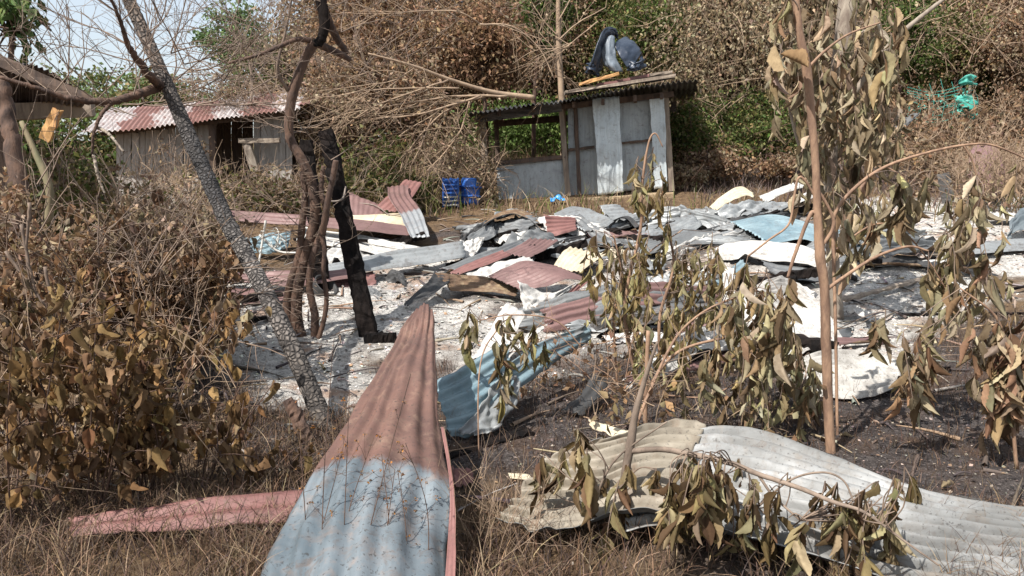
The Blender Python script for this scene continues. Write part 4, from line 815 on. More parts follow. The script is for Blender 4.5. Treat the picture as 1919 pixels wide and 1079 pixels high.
mb = MB(); th = np.linspace(0, 2 * np.pi, 26, endpoint=False); c = P(1850, 318, 13.3); n0 = np.array([-.1, -.92, .38]); n0 /= np.linalg.norm(n0); e1 = np.cross(n0, UP); e1 /= np.linalg.norm(e1); e2 = np.cross(n0, e1)
rr = .27 * (1 + .05 * np.sin(5 * th)); ring = c + rr[:, None] * (np.cos(th)[:, None] * e1 * 1.1 + np.sin(th)[:, None] * e2 * 1.75)
V = np.vstack([ring, ring * 1 + n0 * .02 * 0 - n0 * .04, [c + n0 * .06], [c - n0 * .04]]); jj = np.arange(26); kk = (jj + 1) % 26
mb.add(V, np.stack([jj, kk, kk + 26, jj + 26], 1)); mb.f.setdefault((3, 0), []).append(np.vstack([np.stack([np.full(26, 52), kk, jj], 1), np.stack([np.full(26, 53), jj + 26, kk + 26], 1)]))
o = mb.build('round_panel', M['pinkwall'], smooth=False); tag(o, 'faded pink round-topped panel standing in the dry grass at right', 'panel')
mb = MB(); addsurf(mb, [[Q(1888, 446, 452), Q(1900, 434, 450), Q(1945, 424, 446)], [Q(1892, 420, 446), Q(1912, 402, 440), Q(1955, 395, 436)], [Q(1908, 408, 436), Q(1925, 390, 430), Q(1975, 380, 424)]], 20, 24, dent=.05)
o = mb.build('tarpaulin', M['tarp']); thicken(o, .006); tag(o, 'dark grey tarpaulin heaped at the right edge of the ash', 'tarpaulin')
for (u0, v0, u1, v1, d, lab) in [(1582, 385, 1560, 330, 12.4, 'grey sheet of fibreboard leaning behind the pale trunk'), (1778, 378, 1768, 325, 13.0, 'grey board standing behind the hanging leaves at right')]:
    o = beam('board', P(u0, v0, d), P(u1, v1, d), .2, .02, 'greybeam', None, up=np.array([0, 1, 0]), seg=4, jit=.006); tag(o, lab, 'board')

# ================================================================== NEAR TREES
def thingtree(name, u, v, label, cat, d=None):
    return thing(name, Q(u, v, v) if d is None else P(u, v, d), label, cat)
# leaning charred tree
t = thingtree('leaning_tree', 622, 832, 'charred leaning tree with crackled bark crossing the left of the photo', 'tree')
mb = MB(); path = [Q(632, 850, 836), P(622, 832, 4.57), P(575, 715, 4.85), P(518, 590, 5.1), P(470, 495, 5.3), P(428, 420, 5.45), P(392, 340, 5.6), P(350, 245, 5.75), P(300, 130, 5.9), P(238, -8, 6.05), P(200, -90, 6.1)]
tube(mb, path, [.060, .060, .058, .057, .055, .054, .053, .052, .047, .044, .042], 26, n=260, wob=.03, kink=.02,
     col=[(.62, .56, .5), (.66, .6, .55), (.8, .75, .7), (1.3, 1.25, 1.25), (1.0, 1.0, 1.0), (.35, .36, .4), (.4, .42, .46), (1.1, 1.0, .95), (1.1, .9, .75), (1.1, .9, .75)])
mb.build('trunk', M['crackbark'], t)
for pts, r in [([P(306, 160, 5.86), P(290, 152, 5.75), P(262, 118, 5.6), P(240, 84, 5.5), P(226, 40, 5.4), P(205, -10, 5.3)], [.035, .03, .022, .014, .009]),
               ([P(300, 162, 5.85), P(255, 178, 5.7), P(205, 190, 5.6), P(140, 186, 5.5), P(80, 168, 5.4), P(0, 144, 5.3)], [.034, .03, .026, .02, .016, .012]),
               ([P(210, 190, 5.6), P(190, 215, 5.55), P(176, 250, 5.5), P(172, 290, 5.5)], [.014, .012, .008]),
               ([P(182, 238, 5.55), P(205, 252, 5.5), P(232, 284, 5.45)], [.012, .008]), ([P(176, 290, 5.5), P(184, 330, 5.5), P(196, 362, 5.5)], [.012, .01, .006])]:
    mb = MB(); tube(mb, pts, r, 9, n=50, wob=.05, kink=.15); mb.build('branch', M['bark_pale' if pts[0][2] < 1.95 else 'bark'], t)
mb = MB()
for (u, v) in [(240, 84), (226, 40), (262, 118), (205, 190), (140, 186), (100, 175), (60, 162), (20, 150), (330, 150), (345, 120), (360, 170), (250, 178), (215, 20), (280, 60), (180, 188), (300, 40), (390, 130), (420, 150), (470, 170), (320, 100)]:
    for q in range(2): twigs(mb, P(u, v, 5.6), (rng.normal(0, .9), rng.normal(0, .4), .55), rng.uniform(.35, .7), 2, .0055, 3, .55)
mb.build('twigs', M['twig_grey'], t)

# multi-stemmed dead tree
t = thingtree('multi_stemmed_tree', 575, 636, 'dead brown multi-stemmed tree with forked black top left of the charred post', 'tree')
D = 6.95
for pts, r, mt in [([P(566, 640, D), P(556, 590, D), P(560, 530, D), P(578, 460, D), P(590, 410, D), P(586, 350, D), P(566, 300, D), P(543, 256, D), P(544, 200, D), P(556, 150, D), P(574, 105, D), P(590, 80, D)], [.07, .065, .062, .06, .056, .055, .05, .052, .055, .05, .055], 'bark'),
               ([P(552, 638, D), P(538, 590, D), P(542, 540, D), P(560, 480, D), P(566, 420, D), P(572, 370, D), P(566, 320, D)], [.05, .05, .045, .042, .04, .035, .03], 'bark'),
               ([P(590, 642, D - .05), P(590, 590, D - .05), P(580, 540, D - .05), P(584, 490, D - .05), P(600, 440, D), P(612, 400, D), P(602, 360, D), P(606, 310, D)], [.05, .045, .04, .038, .04, .034, .03, .022], 'bark'),
               ([P(596, 636, D - .1), P(606, 604, D - .1), P(612, 560, D - .1), P(606, 510, D - .1), P(608, 470, D - .08), P(602, 440, D - .05)], [.028, .028, .026, .024, .022], 'bark'),
               ([P(604, 440, D - .05), P(612, 390, D - .1), P(622, 340, D - .1), P(630, 300, D - .1)], [.04, .034, .032, .03], 'bark'),
               ([P(592, 85, D), P(604, 68, D), P(608, 35, D), P(598, -15, D)], [.055, .05, .06, .06], 'char'),
               ([P(592, 80, D), P(618, 92, D + .1), P(636, 100, D + .1), P(656, 112, D + .15)], [.045, .04, .035, .028], 'bark'),
               ([P(612, 30, D), P(628, 66, D + .2), P(650, 100, D + .3)], [.045, .04, .03], 'bark'),
               ([P(584, 76, D), P(556, 74, D - .1), P(520, 88, D - .2), P(480, 104, D - .3), P(428, 118, D - .4)], [.03, .026, .022, .018, .012], 'bark'),
               ([P(540, 170, D), P(520, 130, D - .1), P(535, 60, D - .15), P(548, -10, D - .2)], [.02, .018, .014, .01], 'twig_grey')]:
    mb = MB(); tube(mb, pts, [q * .78 for q in r], 12, n=len(pts) * 9, wob=.045, kink=.03); mb.build('stem', M[mt], t)
mb = MB()
for (u, v) in [(520, 88), (480, 104), (428, 118), (540, 120), (560, 150), (545, 250), (600, 400), (610, 470), (570, 430), (530, 240), (600, 20), (640, 60), (620, 10), (500, 60), (430, 60), (620, 300), (460, 40), (560, 20)]:
    for q in range(2): twigs(mb, P(u, v, D), (rng.normal(0, .9), rng.normal(0, .4), .25), rng.uniform(.3, .65), 2, .006, 3, .6)
for k in range(150): u, v = rng.uniform(545, 608), rng.uniform(300, 620); twigs(mb, P(u, v, D - .05), (rng.normal(0, 1), -.5, rng.uniform(-.3, .6)), rng.uniform(.05, .16), 0, .004, 3)
mb.build('twigs', M['twig_grey'], t)

# tangle of creeper over the striped roof
t = thingtree('dead_creeper', 390, 225, 'tangle of dead grey creeper spilling over the striped tin roof', 'creeper', 11.9)
mb = MB(); lv = MB()
for k in range(110):
    u, v = rng.uniform(310, 520), 0; v = 182 - 40 * math.exp(-((u - 400) / 80) ** 2) + rng.uniform(-25, 22)
    twigs(mb, P(u, v, rng.uniform(12.6, 14.2)), rng.normal(0, 1, 3) * [1, .5, .5], rng.uniform(.4, 1.0), 1, .008, 3, .9, (2, 4), sag=.12)
for k in range(45):
    u, v = rng.uniform(280, 370), rng.uniform(240, 330)
    twigs(mb, P(u, v, rng.uniform(11.6, 12.1)), (rng.normal(0, .5), rng.normal(0, .3), -1), rng.uniform(.4, .9), 1, .006, 3, .7, (2, 4))
mb.build('vines', M['twig_grey'], t)
leafy(lv, P(400, 165, 13.4), (1.0, .6, .25), 900, .05, TAWNY, .4); leafy(lv, P(340, 290, 11.9), (.35, .3, .4), 350, .05, TAWNY, .5); lv.build('foliage', M['leaf'], t)

# fallen bare branch fanning left from the shed roof
t = thingtree('fallen_branch', 980, 184, 'bare straw-coloured fallen branch fanning out left from the shed roof', 'branch', 13.0)
main = [P(1000, 183, 13.1), P(920, 172, 12.9), P(840, 148, 12.6), P(770, 122, 12.3), P(690, 100, 12.1)]
mb = MB(); tube(mb, main, [.045, .035, .025, .012], 8, n=40); mb.build('main_stem', M['twig'], t)
mb = MB()
for (pts, r) in [([(950, 180), (860, 180), (780, 190), (700, 205)], .022), ([(915, 178), (850, 195), (780, 215), (700, 222)], .022), ([(900, 178), (840, 205), (800, 240), (760, 290), (750, 320)], .018), ([(860, 165), (780, 165), (700, 168), (640, 178)], .016),
                 ([(840, 150), (780, 170), (700, 200), (640, 240)], .016), ([(880, 190), (870, 225), (860, 250), (830, 290), (800, 320)], .016), ([(810, 218), (790, 270), (770, 310)], .012), ([(900, 45), (860, 22), (800, 20), (720, 26), (640, 24)], .014), ([(900, 45), (960, 50), (1010, 90), (1040, 150)], .018),
                 ([(820, 210), (740, 262), (700, 330)], .01), ([(780, 125), (740, 150), (680, 160), (600, 170)], .012), ([(700, 205), (640, 215), (590, 240)], .01), ([(1120, 40), (1060, 90), (1045, 110)], .012)]:
    P3 = [P(u, v, 12.7 - (950 - u) * .002 + rng.normal(0, .08)) for u, v in pts]; c = tube(mb, P3, [r, r * .4], 5, n=20, kink=.2)
    dr = P3[-1] - P3[0]; dr /= np.linalg.norm(dr)
    for k in range(9): q = c[rng.integers(3, len(c))]; twigs(mb, q, dr + rng.normal(0, .45, 3), rng.uniform(.4, 1.1), 1, .0065, 3, .35, (2, 4))
mb.build('side_twigs', M['twig'], t)

# thin tree behind the shed
t = thingtree('bare_sapling', 1052, 176, 'thin bare upright sapling rising behind the shed roof left of the tank', 'tree', 14.8)
mb = MB(); tube(mb, [P(1060, 330, 14.8), P(1052, 170, 14.8), P(1047, 80, 14.8), P(1046, -20, 14.8)], [.06, .055, .05, .035], 8, n=24, wob=.03); mb.build('trunk', M['twig'], t)
mb = MB()
for pts, r in [([(1047, 76), (1080, 45), (1135, 14)], .016), ([(1046, 68), (1020, 40), (1000, 10)], .014), ([(1050, 130), (1040, 95), (1010, 60)], .012), ([(1046, 40), (1062, 12), (1072, -10)], .014), ([(1050, 90), (1000, 95), (960, 120)], .01)]:
    c = tube(mb, [P(u, v, 14.7) for u, v in pts], [r, r * .5], 5, n=12, kink=.2)
    for k in range(4): twigs(mb, c[rng.integers(3, 12)], (rng.normal(0, .6), 0, .8), .5, 1, .006, 3)
mb.build('branches', M['twig'], t)

# ================================================================== HANGING-LEAF SAPLINGS
def hanging(lv, st, top, length, n, L, cols, spread=.5, direction=None, dk=1.0, wid=1.0):
    """a drooping stalk with long withered leaves hanging from it"""
    top = np.asarray(top, float); d0 = np.array(direction if direction is not None else (rng.normal(0, .3), rng.normal(0, .3), -1.0)); d0 = d0 / np.linalg.norm(d0)
    pts = [top]; d = d0
    for k in range(4): d = d + np.array([rng.normal(0, .1), rng.normal(0, .1), -.35]); d /= np.linalg.norm(d); pts.append(pts[-1] + d * length / 4)
    tube(st, pts, [.0032, .002], 5, n=14, cap=False)
    n = int(n * 1.5); c = catmull(pts, 40); t = np.sort(rng.uniform(.0, 1, n)); pos = c[(t * 39).astype(int)]
    az = rng.uniform(0, 6.28, n); dirs = np.stack([np.cos(az) * spread, np.sin(az) * spread, -np.ones(n)], 1) + rng.normal(0, .22, (n, 3))
    size = L * rng.uniform(.4, 1.4, n); cc = pal(n, cols, .28) * dk; tid = rng.integers(0, len(LONGS), n); roll = rng.uniform(0, 6.28, n)
    for q in range(len(LONGS)):
        s = tid == q
        if s.any(): T, Fc = LONGS[q]; stamp(lv, T, Fc, pos[s], dirs[s], roll[s], size[s], cc[s], wid=size[s] * wid * rng.uniform(.5, 1.25, s.sum()))
def DF(u, d): return d - max(0, u - 1180) * .0013 if d == 3.25 else d
def sapling(name, label, root, d, stems, clusters, cols=OLIVE, mat='bark_red', cat='sapling'):
    t = thing(name, root, label, cat)
    SC_ = None
    for pts, r in stems:
        mb = MB(); c_ = tube(mb, [P(*(p if len(p) == 3 else (p[0], p[1], DF(p[0], d)))) for p in pts], r, 10, n=len(pts) * 9, wob=.02, kink=.02); mb.build('stem', M[mat], t); SC_ = c_ if SC_ is None else np.vstack([SC_, c_])
    lv = MB(); st = MB()
    for cl in clusters:
        u, v, h, n, L = cl[:5]; dd = cl[5] if len(cl) > 5 else d
        hanging(lv, st, P(u, v, dd + rng.normal(0, .06)), h * dd / F, n, L, cols, spread=.32)
    if clusters:
        for cl in clusters:
            dd = DF(cl[0], cl[5] if len(cl) > 5 else d); a = P(cl[0], cl[1], dd); q = SC_[np.argmin(np.linalg.norm(SC_ - a + [0, 0, .1], axis=1))]
            if np.linalg.norm(q - a) > .02: tube(st, [q, (q + a) / 2 + [0, 0, .04 * np.linalg.norm(q - a)] + rng.normal(0, .02, 3), a], [.003, .002], 5, n=12, cap=False)
        st.build('leaf_stalks', M['twig_grey'], t); lv.build('foliage', M['leaf'], t)
    return t
d0 = depth(862)
sapling('orange_trunk_sapling', 'slim orange-brown sapling trunk rising the full height at right, large withered leaves', Q(1558, 862, 862), d0,
        [([(1558, 870), (1552, 760), (1548, 640), (1545, 540), (1537, 480), (1532, 400), (1528, 300), (1520, 210), (1512, 130), (1498, 60), (1490, -20)], [.027, .026, .027, .024, .027, .021, .020, .021, .024, .020, .018]),
         ([(1512, 130), (1545, 96), (1590, 64), (1650, 42)], [.008, .006, .004]), ([(1534, 380), (1510, 340), (1496, 334), (1488, 370), (1478, 420), (1440, 450), (1402, 480)], [.007, .006, .005]),
         ([(1534, 410), (1520, 400), (1492, 470), (1476, 520)], [.012, .010, .008]), ([(1546, 545), (1580, 520), (1640, 482), (1700, 462), (1740, 470)], [.010, .008, .005]), ([(1534, 470), (1560, 430), (1558, 400), (1530, 350)], [.010, .009, .007])],
        [(1480, -10, 120, 7, .16), (1470, 60, 100, 5, .16), (1650, 42, 110, 7, .16), (1402, 478, 90, 7, .13), (1478, 520, 150, 12, .15), (1740, 470, 60, 4, .14), (1420, 360, 0.1, 0, .1)][:6], OLIVE)
d1 = depth(592)
RND = lambda a, b: rng.uniform(a, b)
cl = [(RND(1500, 1690), RND(-60, 260), RND(90, 170), 9, RND(.13, .23), d1 + RND(-.9, .7)) for _ in range(62)] + [(RND(1520, 1640), RND(180, 420), RND(60, 140), 7, .17, d1 + RND(-.7, .4)) for _ in range(26)] + [(RND(1440, 1500), RND(-40, 140), RND(100, 160), 6, .2, d1 - .3) for _ in range(6)]
sapling('pale_trunk_tree', 'taller tree with pale trunk and a mass of grey-olive hanging leaves behind the orange sapling', Q(1568, 592, 592), d1,
        [([(1570, 600), (1562, 500), (1558, 400), (1556, 300), (1564, 200), (1578, 100), (1592, -20)], [.062, .058, .06, .062, .07, .085, .085]),
         ([(1560, 250), (1590, 190), (1640, 120), (1680, 70), (1740, 20), (1780, -10)], [.03, .028, .022, .016]), ([(1558, 330), (1540, 380), (1548, 400)], [.02, .014]), ([(1505, 140), (1560, 130), (1600, 70), (1650, 46)], [.012, .01, .008]), ([(1555, 350), (1510, 300), (1480, 200), (1460, 60)], [.03, .02, .012])], cl, SAGE, 'bark_pale', 'tree')
# long arching branch at right, leaves hang from it in big bunches
d2 = 4.6
sapling('arching_sapling', 'sapling bent into a long arch across the right with big bunches of drooping leaves', Q(1600, 800, 812), d2,
        [([(1570, 860, 4.4), (1566, 620, 4.5), (1562, 440), (1570, 390), (1610, 345), (1660, 312), (1730, 288), (1805, 272), (1860, 272), (1930, 300)], [.008, .009, .012, .011, .01, .009, .008, .007, .006, .005]),
         ([(1805, 272), (1822, 300), (1830, 330)], [.006, .005]), ([(1660, 312), (1690, 330), (1700, 350)], [.005, .004]), ([(1562, 470), (1640, 420), (1700, 440), (1760, 520), (1800, 600)], [.006, .005, .003])],
        [(1830, 328, 215, 18, .17), (1822, 320, 170, 11, .15), (1800, 345, 160, 9, .15), (1700, 330, 100, 8, .16), (1678, 345, 60, 5, .14), (1745, 320, 90, 7, .15), (1620, 380, 90, 8, .15), (1590, 410, 110, 6, .15), (1760, 500, 200, 14, .17), (1800, 420, 120, 10, .18), (1905, 300, 60, 4, .14)] + [(RND(1740, 1890), RND(330, 560), RND(70, 170), 6, RND(.09, .15), 4.6 + RND(-.4, .8)) for _ in range(15)] + [(RND(1560, 1720), RND(320, 420), RND(60, 120), 6, RND(.1, .15), 4.6 + RND(-.2, .6)) for _ in range(7)] + [(1700, 640, 130, 9, .14), (1640, 590, 60, 8, .12), (1660, 580, 70, 8, .12)], SAGE + OLIVE)
sapling('right_edge_sapling', 'leafy withered sapling at the right edge with leaves hanging over the soot', Q(1900, 860, 870), 4.1,
        [([(1905, 880), (1890, 700), (1870, 600), (1800, 540)], [.010, .009, .007, .004]), ([(1890, 690), (1930, 600)], [.006, .004])],
        [(1870, 585, 170, 16, .17), (1890, 600, 190, 18, .18), (1850, 600, 120, 10, .16), (1925, 590, 200, 18, .18), (1800, 545, 130, 8, .15), (1740, 650, 150, 12, .15), (1720, 660, 90, 8, .12), (1905, 700, 110, 8, .17)] + [(RND(1690, 1760), RND(620, 680), RND(60, 130), 7, .12) for _ in range(4)] + [(RND(1860, 1930), RND(580, 680), RND(90, 190), 9, .16) for _ in range(5)], SAGE + BROWN)
# curtain of leaves in the middle
d3 = 4.7
CU_ = [(RND(1340, 1490), RND(490, 600), RND(90, 220), 9, RND(.10, .16), d3 + RND(-.5, .5)) for _ in range(20)] + [(RND(1270, 1530), RND(560, 760), RND(60, 150), 8, RND(.09, .15), d3 + RND(-.6, .4)) for _ in range(24)] + [(RND(1480, 1540), RND(660, 720), RND(100, 150), 8, .15, d3 + RND(-.2, .2)) for _ in range(4)]
sapling('leaf_curtain_sapling', 'sapling hung with a thick curtain of olive withered leaves left of the orange trunk', Q(1290, 900, 905), d3,
        [([(1180, 830, 4.3), (1215, 740, 4.4), (1262, 640), (1310, 590), (1370, 560), (1420, 545), (1470, 600)], [.011, .010, .008, .007, .006, .005, .004]), ([(1200, 750), (1270, 660), (1400, 620), (1480, 560)], [.010, .008, .005]), ([(1215, 620), (1210, 740), (1208, 850)], [.013, .014, .016]),
         ([(1240, 740), (1330, 742), (1420, 700), (1500, 730)], [.004, .004, .003])], CU_, OLIVE)
d4 = 5.6
CU2 = [(RND(1105, 1215), RND(425, 520), RND(70, 180), 7, RND(.08, .14), d4 + RND(-.6, .6)) for _ in range(24)] + [(RND(1215, 1350), RND(430, 560), RND(60, 170), 7, RND(.08, .14), d4 + RND(-.6, .6)) for _ in range(30)] + [(RND(1190, 1260), RND(270, 400), RND(50, 110), 5, RND(.08, .12), d4 + RND(-.2, .2)) for _ in range(9)] + [(RND(1180, 1300), RND(560, 640), RND(70, 140), 8, .13, d4 + RND(-.6, .2)) for _ in range(9)]
sapling('centre_sapling', 'group of thin stems with yellowish drooping leaves in front of the shed corner', Q(1195, 720, 730), d4,
        [([(1200, 730), (1178, 640), (1172, 560), (1200, 430), (1203, 350), (1215, 270), (1228, 250), (1242, 275)], [.014, .014, .014, .011, .010, .007, .006, .004]), ([(1160, 760), (1150, 600), (1165, 520), (1150, 440)], [.008, .008, .006]), ([(1240, 730), (1236, 600), (1262, 500), (1250, 420)], [.012, .011, .007]), ([(1172, 560), (1210, 480), (1280, 430)], [.007, .004])], CU2, [(.32, .27, .13), (.25, .20, .09), (.38, .33, .18), (.22, .16, .07), (.30, .22, .11)])
d5 = 4.5
sapling('small_sapling', 'small thin sapling with ribbed drooping leaves over the rolled blue sheet', Q(950, 860, 866), d5,
        [([(900, 960, 4.0), (898, 700, 4.2), (930, 620), (960, 590)], [.004, .004, .003]), ([(1090, 650), (1040, 600), (960, 590), (900, 600)], [.004, .004, .003])],
        [(880, 578, 70, 7, .11), (900, 590, 80, 8, .12), (930, 640, 130, 14, .13), (945, 660, 100, 10, .12), (980, 620, 60, 9, .10), (1000, 600, 60, 9, .10), (960, 590, 60, 8, .10), (1020, 640, 40, 7, .09), (940, 600, 60, 8, .10), (1010, 800, 110, 8, .11)], [(.30, .26, .12), (.22, .18, .08), (.38, .33, .2), (.18, .13, .06)])
# foreground branch
d6 = 3.25
CL6 = [(1080, 800, 140, 12, .12), (1100, 840, 160, 12, .13), (1060, 840, 90, 8, .11), (1000, 880, 60, 6, .10), (1020, 850, 80, 7, .10), (1130, 880, 130, 10, .13), (1160, 900, 150, 10, .13), (1170, 960, 60, 8, .12)] + \
      [(RND(1240, 1360), RND(845, 900), RND(70, 150), 7, .12,  DF(1450, d6) + RND(-.15, .15)) for _ in range(18)] + [(RND(1370, 1460), RND(880, 950), RND(60, 130), 6, .11,  DF(1450, d6) + RND(-.15, .15)) for _ in range(6)] + [(RND(1500, 1680), RND(900, 1000), RND(60, 120), 7, .12,  DF(1450, d6) + RND(-.15, .15)) for _ in range(24)] + [(RND(1150, 1700), RND(850, 985), RND(40, 110), 5, RND(.08, .13)) for _ in range(26)]
sapling('broken_foreground_tree', 'broken grey stub trunk whose branch of dark dead leaves spans the big pale sheet', Q(1170, 1060, 1075), d6,
        [([(1150, 1090), (1158, 1000), (1170, 900), (1182, 830), (1192, 770), (1215, 690), (1232, 640)], [.016, .016, .018, .020, .015, .009, .005]),
         ([(1180, 845), (1240, 842), (1300, 852), (1370, 868), (1420, 888), (1500, 915), (1560, 940), (1620, 960), (1690, 1010), (1760, 1060)], [.013, .012, .012, .011, .010, .009, .008, .006, .004, .003]),
         ([(1420, 888), (1450, 930), (1500, 975)], [.006, .004]), ([(1100, 990), (1130, 900), (1165, 850), (1250, 790)], [.005, .005, .003]), ([(1420, 950), (1480, 900), (1540, 885), (1580, 900), (1600, 940)], [.004, .004, .003])], CL6, [(.24, .18, .085), (.15, .105, .05), (.32, .26, .14), (.38, .31, .18), (.12, .075, .04)], 'bark_grey')
# fallen curled leaf on the pale sheet and a few on the soil
lv = MB()
for k, (u, v, f, L, lab) in enumerate([(1780, 1010, 1022, .22, 'large curled dry leaf lying on the big pale sheet'), (1795, 925, 930, .13, 'curled tan leaf on the soot above the big pale sheet'), (1600, 826, 830, .09, 'small pale dead leaf beside the orange trunk')]):
    lv = MB(); T, Fc = LONGS[k + 2]; stamp(lv, T, Fc, np.array([Q(u, v, f) + [-.08, 0, .03]]), np.array([[1, .3, .12]]), np.array([.4]), np.array([L]), np.array([(.42, .33, .2)]), wid=np.array([L * 1.5])); o = lv.build('fallen_leaf', M['leaf']); tag(o, lab, 'leaf', 'fallen leaves')

# ================================================================== LEFT BUSHES
def bush(label, ubase, vbase, d, width, v_top, n, L=.1, cols=GOLD, nst=7, trim=None, name='leafy_bush'):
    root = P(ubase, vbase, d); root[2] = gz(root[0], d); t = thing(name, root, label, 'bush', 'brown-leaved bushes at lower left')
    st = MB(); lv = MB(); top = P(ubase, v_top, d)[2]; H = top - root[2]; pos = []
    for k in range(nst):
        x = rng.normal(0, .33) * width; y = rng.normal(0, .18) * width; h = H * rng.uniform(.6, 1.05)
        pts = [root + [x * .2, y * .2, 0], root + [x * .6 + rng.normal(0, .04), y * .6, h * .5], root + [x + rng.normal(0, .05), y, h]]
        c = tube(st, pts, [.005, .002], 6, n=20, kink=.3)
        for q in range(5):
            b = c[rng.integers(5, 20)]; e = b + np.array([rng.normal(0, .12), rng.normal(0, .1), rng.uniform(.0, .12)]); tube(st, [b, (b + e) / 2 + [0, 0, .02], e], [.003, .0018], 4, n=6, cap=False); pos += list(catmull([b, e], 5)[2:])
        pos += list(c[8:])
    pos = np.array(pos); m = len(pos); idx = rng.integers(0, m, n); p = pos[idx] + rng.normal(0, .022, (n, 3))
    az = rng.uniform(0, 6.28, n); dirs = np.stack([np.cos(az) * .3, np.sin(az) * .3, -np.ones(n)], 1) + rng.normal(0, .2, (n, 3)); size = L * rng.uniform(.5, 1.45, n); c_ = pal(n, cols, .22); tid = rng.integers(0, len(HEARTS), n); roll = rng.uniform(0, 6.28, n)
    for q in range(len(HEARTS)):
        s = tid == q
        if s.any(): stamp(lv, *HEARTS[q], p[s], dirs[s], roll[s], size[s], c_[s], wid=size[s] * rng.uniform(.7, 1.1, s.sum()))
    st.build('stems', M['bark'], t); lv.build('foliage', M['leaf'], t); return t
bush('golden-brown leaved bush at the very left edge of the foreground', 20, 1050, 3.2, 1.3, 540, 360, .078, nst=12)
bush('dense brown leaved bush in the lower left, second from the left edge', 160, 1030, 3.4, 1.2, 570, 430, .072, nst=12)
bush('brown leaved bush with hanging leaves over the faded red sheet', 265, 980, 3.6, .95, 620, 230, .07, nst=10)
bush('sparser brown leaved bush nearest the leaning trunk', 365, 930, 3.8, .8, 690, 110, .075, nst=9)
bush('brown leaved bush behind, beside the concrete ledges', 60, 850, 4.5, 1.7, 500, 420, .075, GOLD + TAWNY, nst=12)
bush('brown leaved bush behind, spreading toward the white ash', 235, 840, 4.7, 1.25, 530, 360, .075, GOLD + TAWNY, nst=12)
bush('reddish brown leaved bush under the dry twiggy shrub at left', 285, 700, 5.4, 1.0, 370, 480, .07, BROWN + TAWNY, nst=14)
bush('dusty brown leaved bush standing left of the dry twiggy shrub', 180, 700, 5.6, 1.5, 380, 480, .07, BROWN + TAWNY, nst=14)
bush('thin low plant with a few curled leaves left of the tall bent sheet', 470, 960, 3.7, .4, 800, 28, .09, nst=3)
bush('tiny leafless-topped plant with two leaf tufts close to the tall bent sheet', 520, 920, 3.8, .2, 830, 12, .085, nst=2)

def scrub(name, label, boxes, nt, nl, leaf, cols, tw=(.3, .7), r=.006, mat='twig_grey', sag=.05, dirz=.7, leafmat_='leaf', cat='shrub'):
    """thicket: boxes of (u0, v0, u1, v1, d0, d1)"""
    b = boxes[0]; t = thing(name, [P((b[0] + b[2]) / 2, b[3], (b[4] + b[5]) / 2)[0], (b[4] + b[5]) / 2, gz(0, (b[4] + b[5]) / 2)], label, cat); mb = MB(); lv = MB()
    for (u0, v0, u1, v1, da, db) in boxes:
        ar = 1.0 / len(boxes)
        for k in range(int(nt * ar)): twigs(mb, P(rng.uniform(u0, u1), rng.uniform(v0, v1), rng.uniform(da, db)), (rng.normal(0, .7), rng.normal(0, .4), rng.normal(dirz, .6)), rng.uniform(*tw), 1, r, 3, .6, (2, 4), sag)
        if nl:
            n = int(nl * ar); k = 26; cc = np.array([P(rng.uniform(u0, u1), rng.uniform(v0, v1), rng.uniform(da, db)) for _ in range(k)]); s = (u1 - u0) / F * (da + db) / 2 * .12
            ci = rng.integers(0, k, n); pos = cc[ci] + rng.normal(0, 1, (n, 3)) * [s, s, s]; d = rng.normal(0, 1, (n, 3)); d[:, 2] -= .8
            tone = rng.uniform(.7, 1.25, k); stamp(lv, LEAF4, LEAF4F, pos, d, rng.uniform(0, 6.28, n), leaf * rng.uniform(.6, 1.4, n), pal(n, cols) * tone[ci][:, None])
    mb.build('stems', M[mat], t)
    if nl: lv.build('foliage', M[leafmat_], t)
    return t
scrub('dry_shrub', 'dense dry shrub with fine brown leaves at left, under the striped roof shed', [(180, 410, 300, 560, 5.6, 7), (290, 400, 400, 540, 5.8, 7.2), (250, 430, 420, 620, 5.4, 6.4)], 70, 8000, .06, TAWNY)
scrub('dry_shrub', 'grey twiggy shrub at the far left edge above the golden bushes', [(-20, 330, 80, 560, 5.2, 6.6), (60, 450, 210, 640, 5, 6)], 80, 2600, .055, BROWN + TAWNY)
scrub('dry_shrub', 'dry brown shrub overhanging the concrete ledges', [(150, 500, 330, 640, 5.0, 5.8), (300, 480, 430, 640, 5.2, 6)], 160, 3200, .065, BROWN)
scrub('green_shrub', 'green and straw leaved shrub below the striped roof shed wall', [(30, 300, 210, 440, 8.4, 10), (200, 360, 420, 440, 9, 11), (400, 350, 560, 385, 11.6, 12.2)], 70, 5200, .08, MIXED + TAWNY, leafmat_='leaf_green')
scrub('straw_shrub', 'pale straw-coloured scrub at the foot of the striped roof shed', [(240, 350, 400, 410, 8.5, 10.5), (430, 345, 600, 375, 11.8, 12.2)], 110, 1500, .06, TAWNY, r=.007, mat='twig')
scrub('straw_shrub', 'grey straw scrub hanging between the blue crate and the shed', [(790, 230, 900, 330, 13.4, 14.2), (885, 300, 925, 390, 13, 14)], 130, 1800, .07, TAWNY + SAGE, r=.009, mat='twig', dirz=-.2)
scrub('green_shrub', 'dull green weeds growing behind the blue crate', [(640, 270, 760, 380, 12, 15), (740, 330, 815, 400, 12.6, 13.6)], 60, 4200, .09, MIXED, leafmat_='leaf_green')
scrub('rubble_shrub', 'rusty brown dead vines rising from the hollow at centre', [(980, 640, 1130, 740, 4.9, 5.6), (1120, 640, 1260, 760, 4.8, 5.8)], 36, 200, .05, BROWN, r=.004, tw=(.15, .4), mat='bark_red')
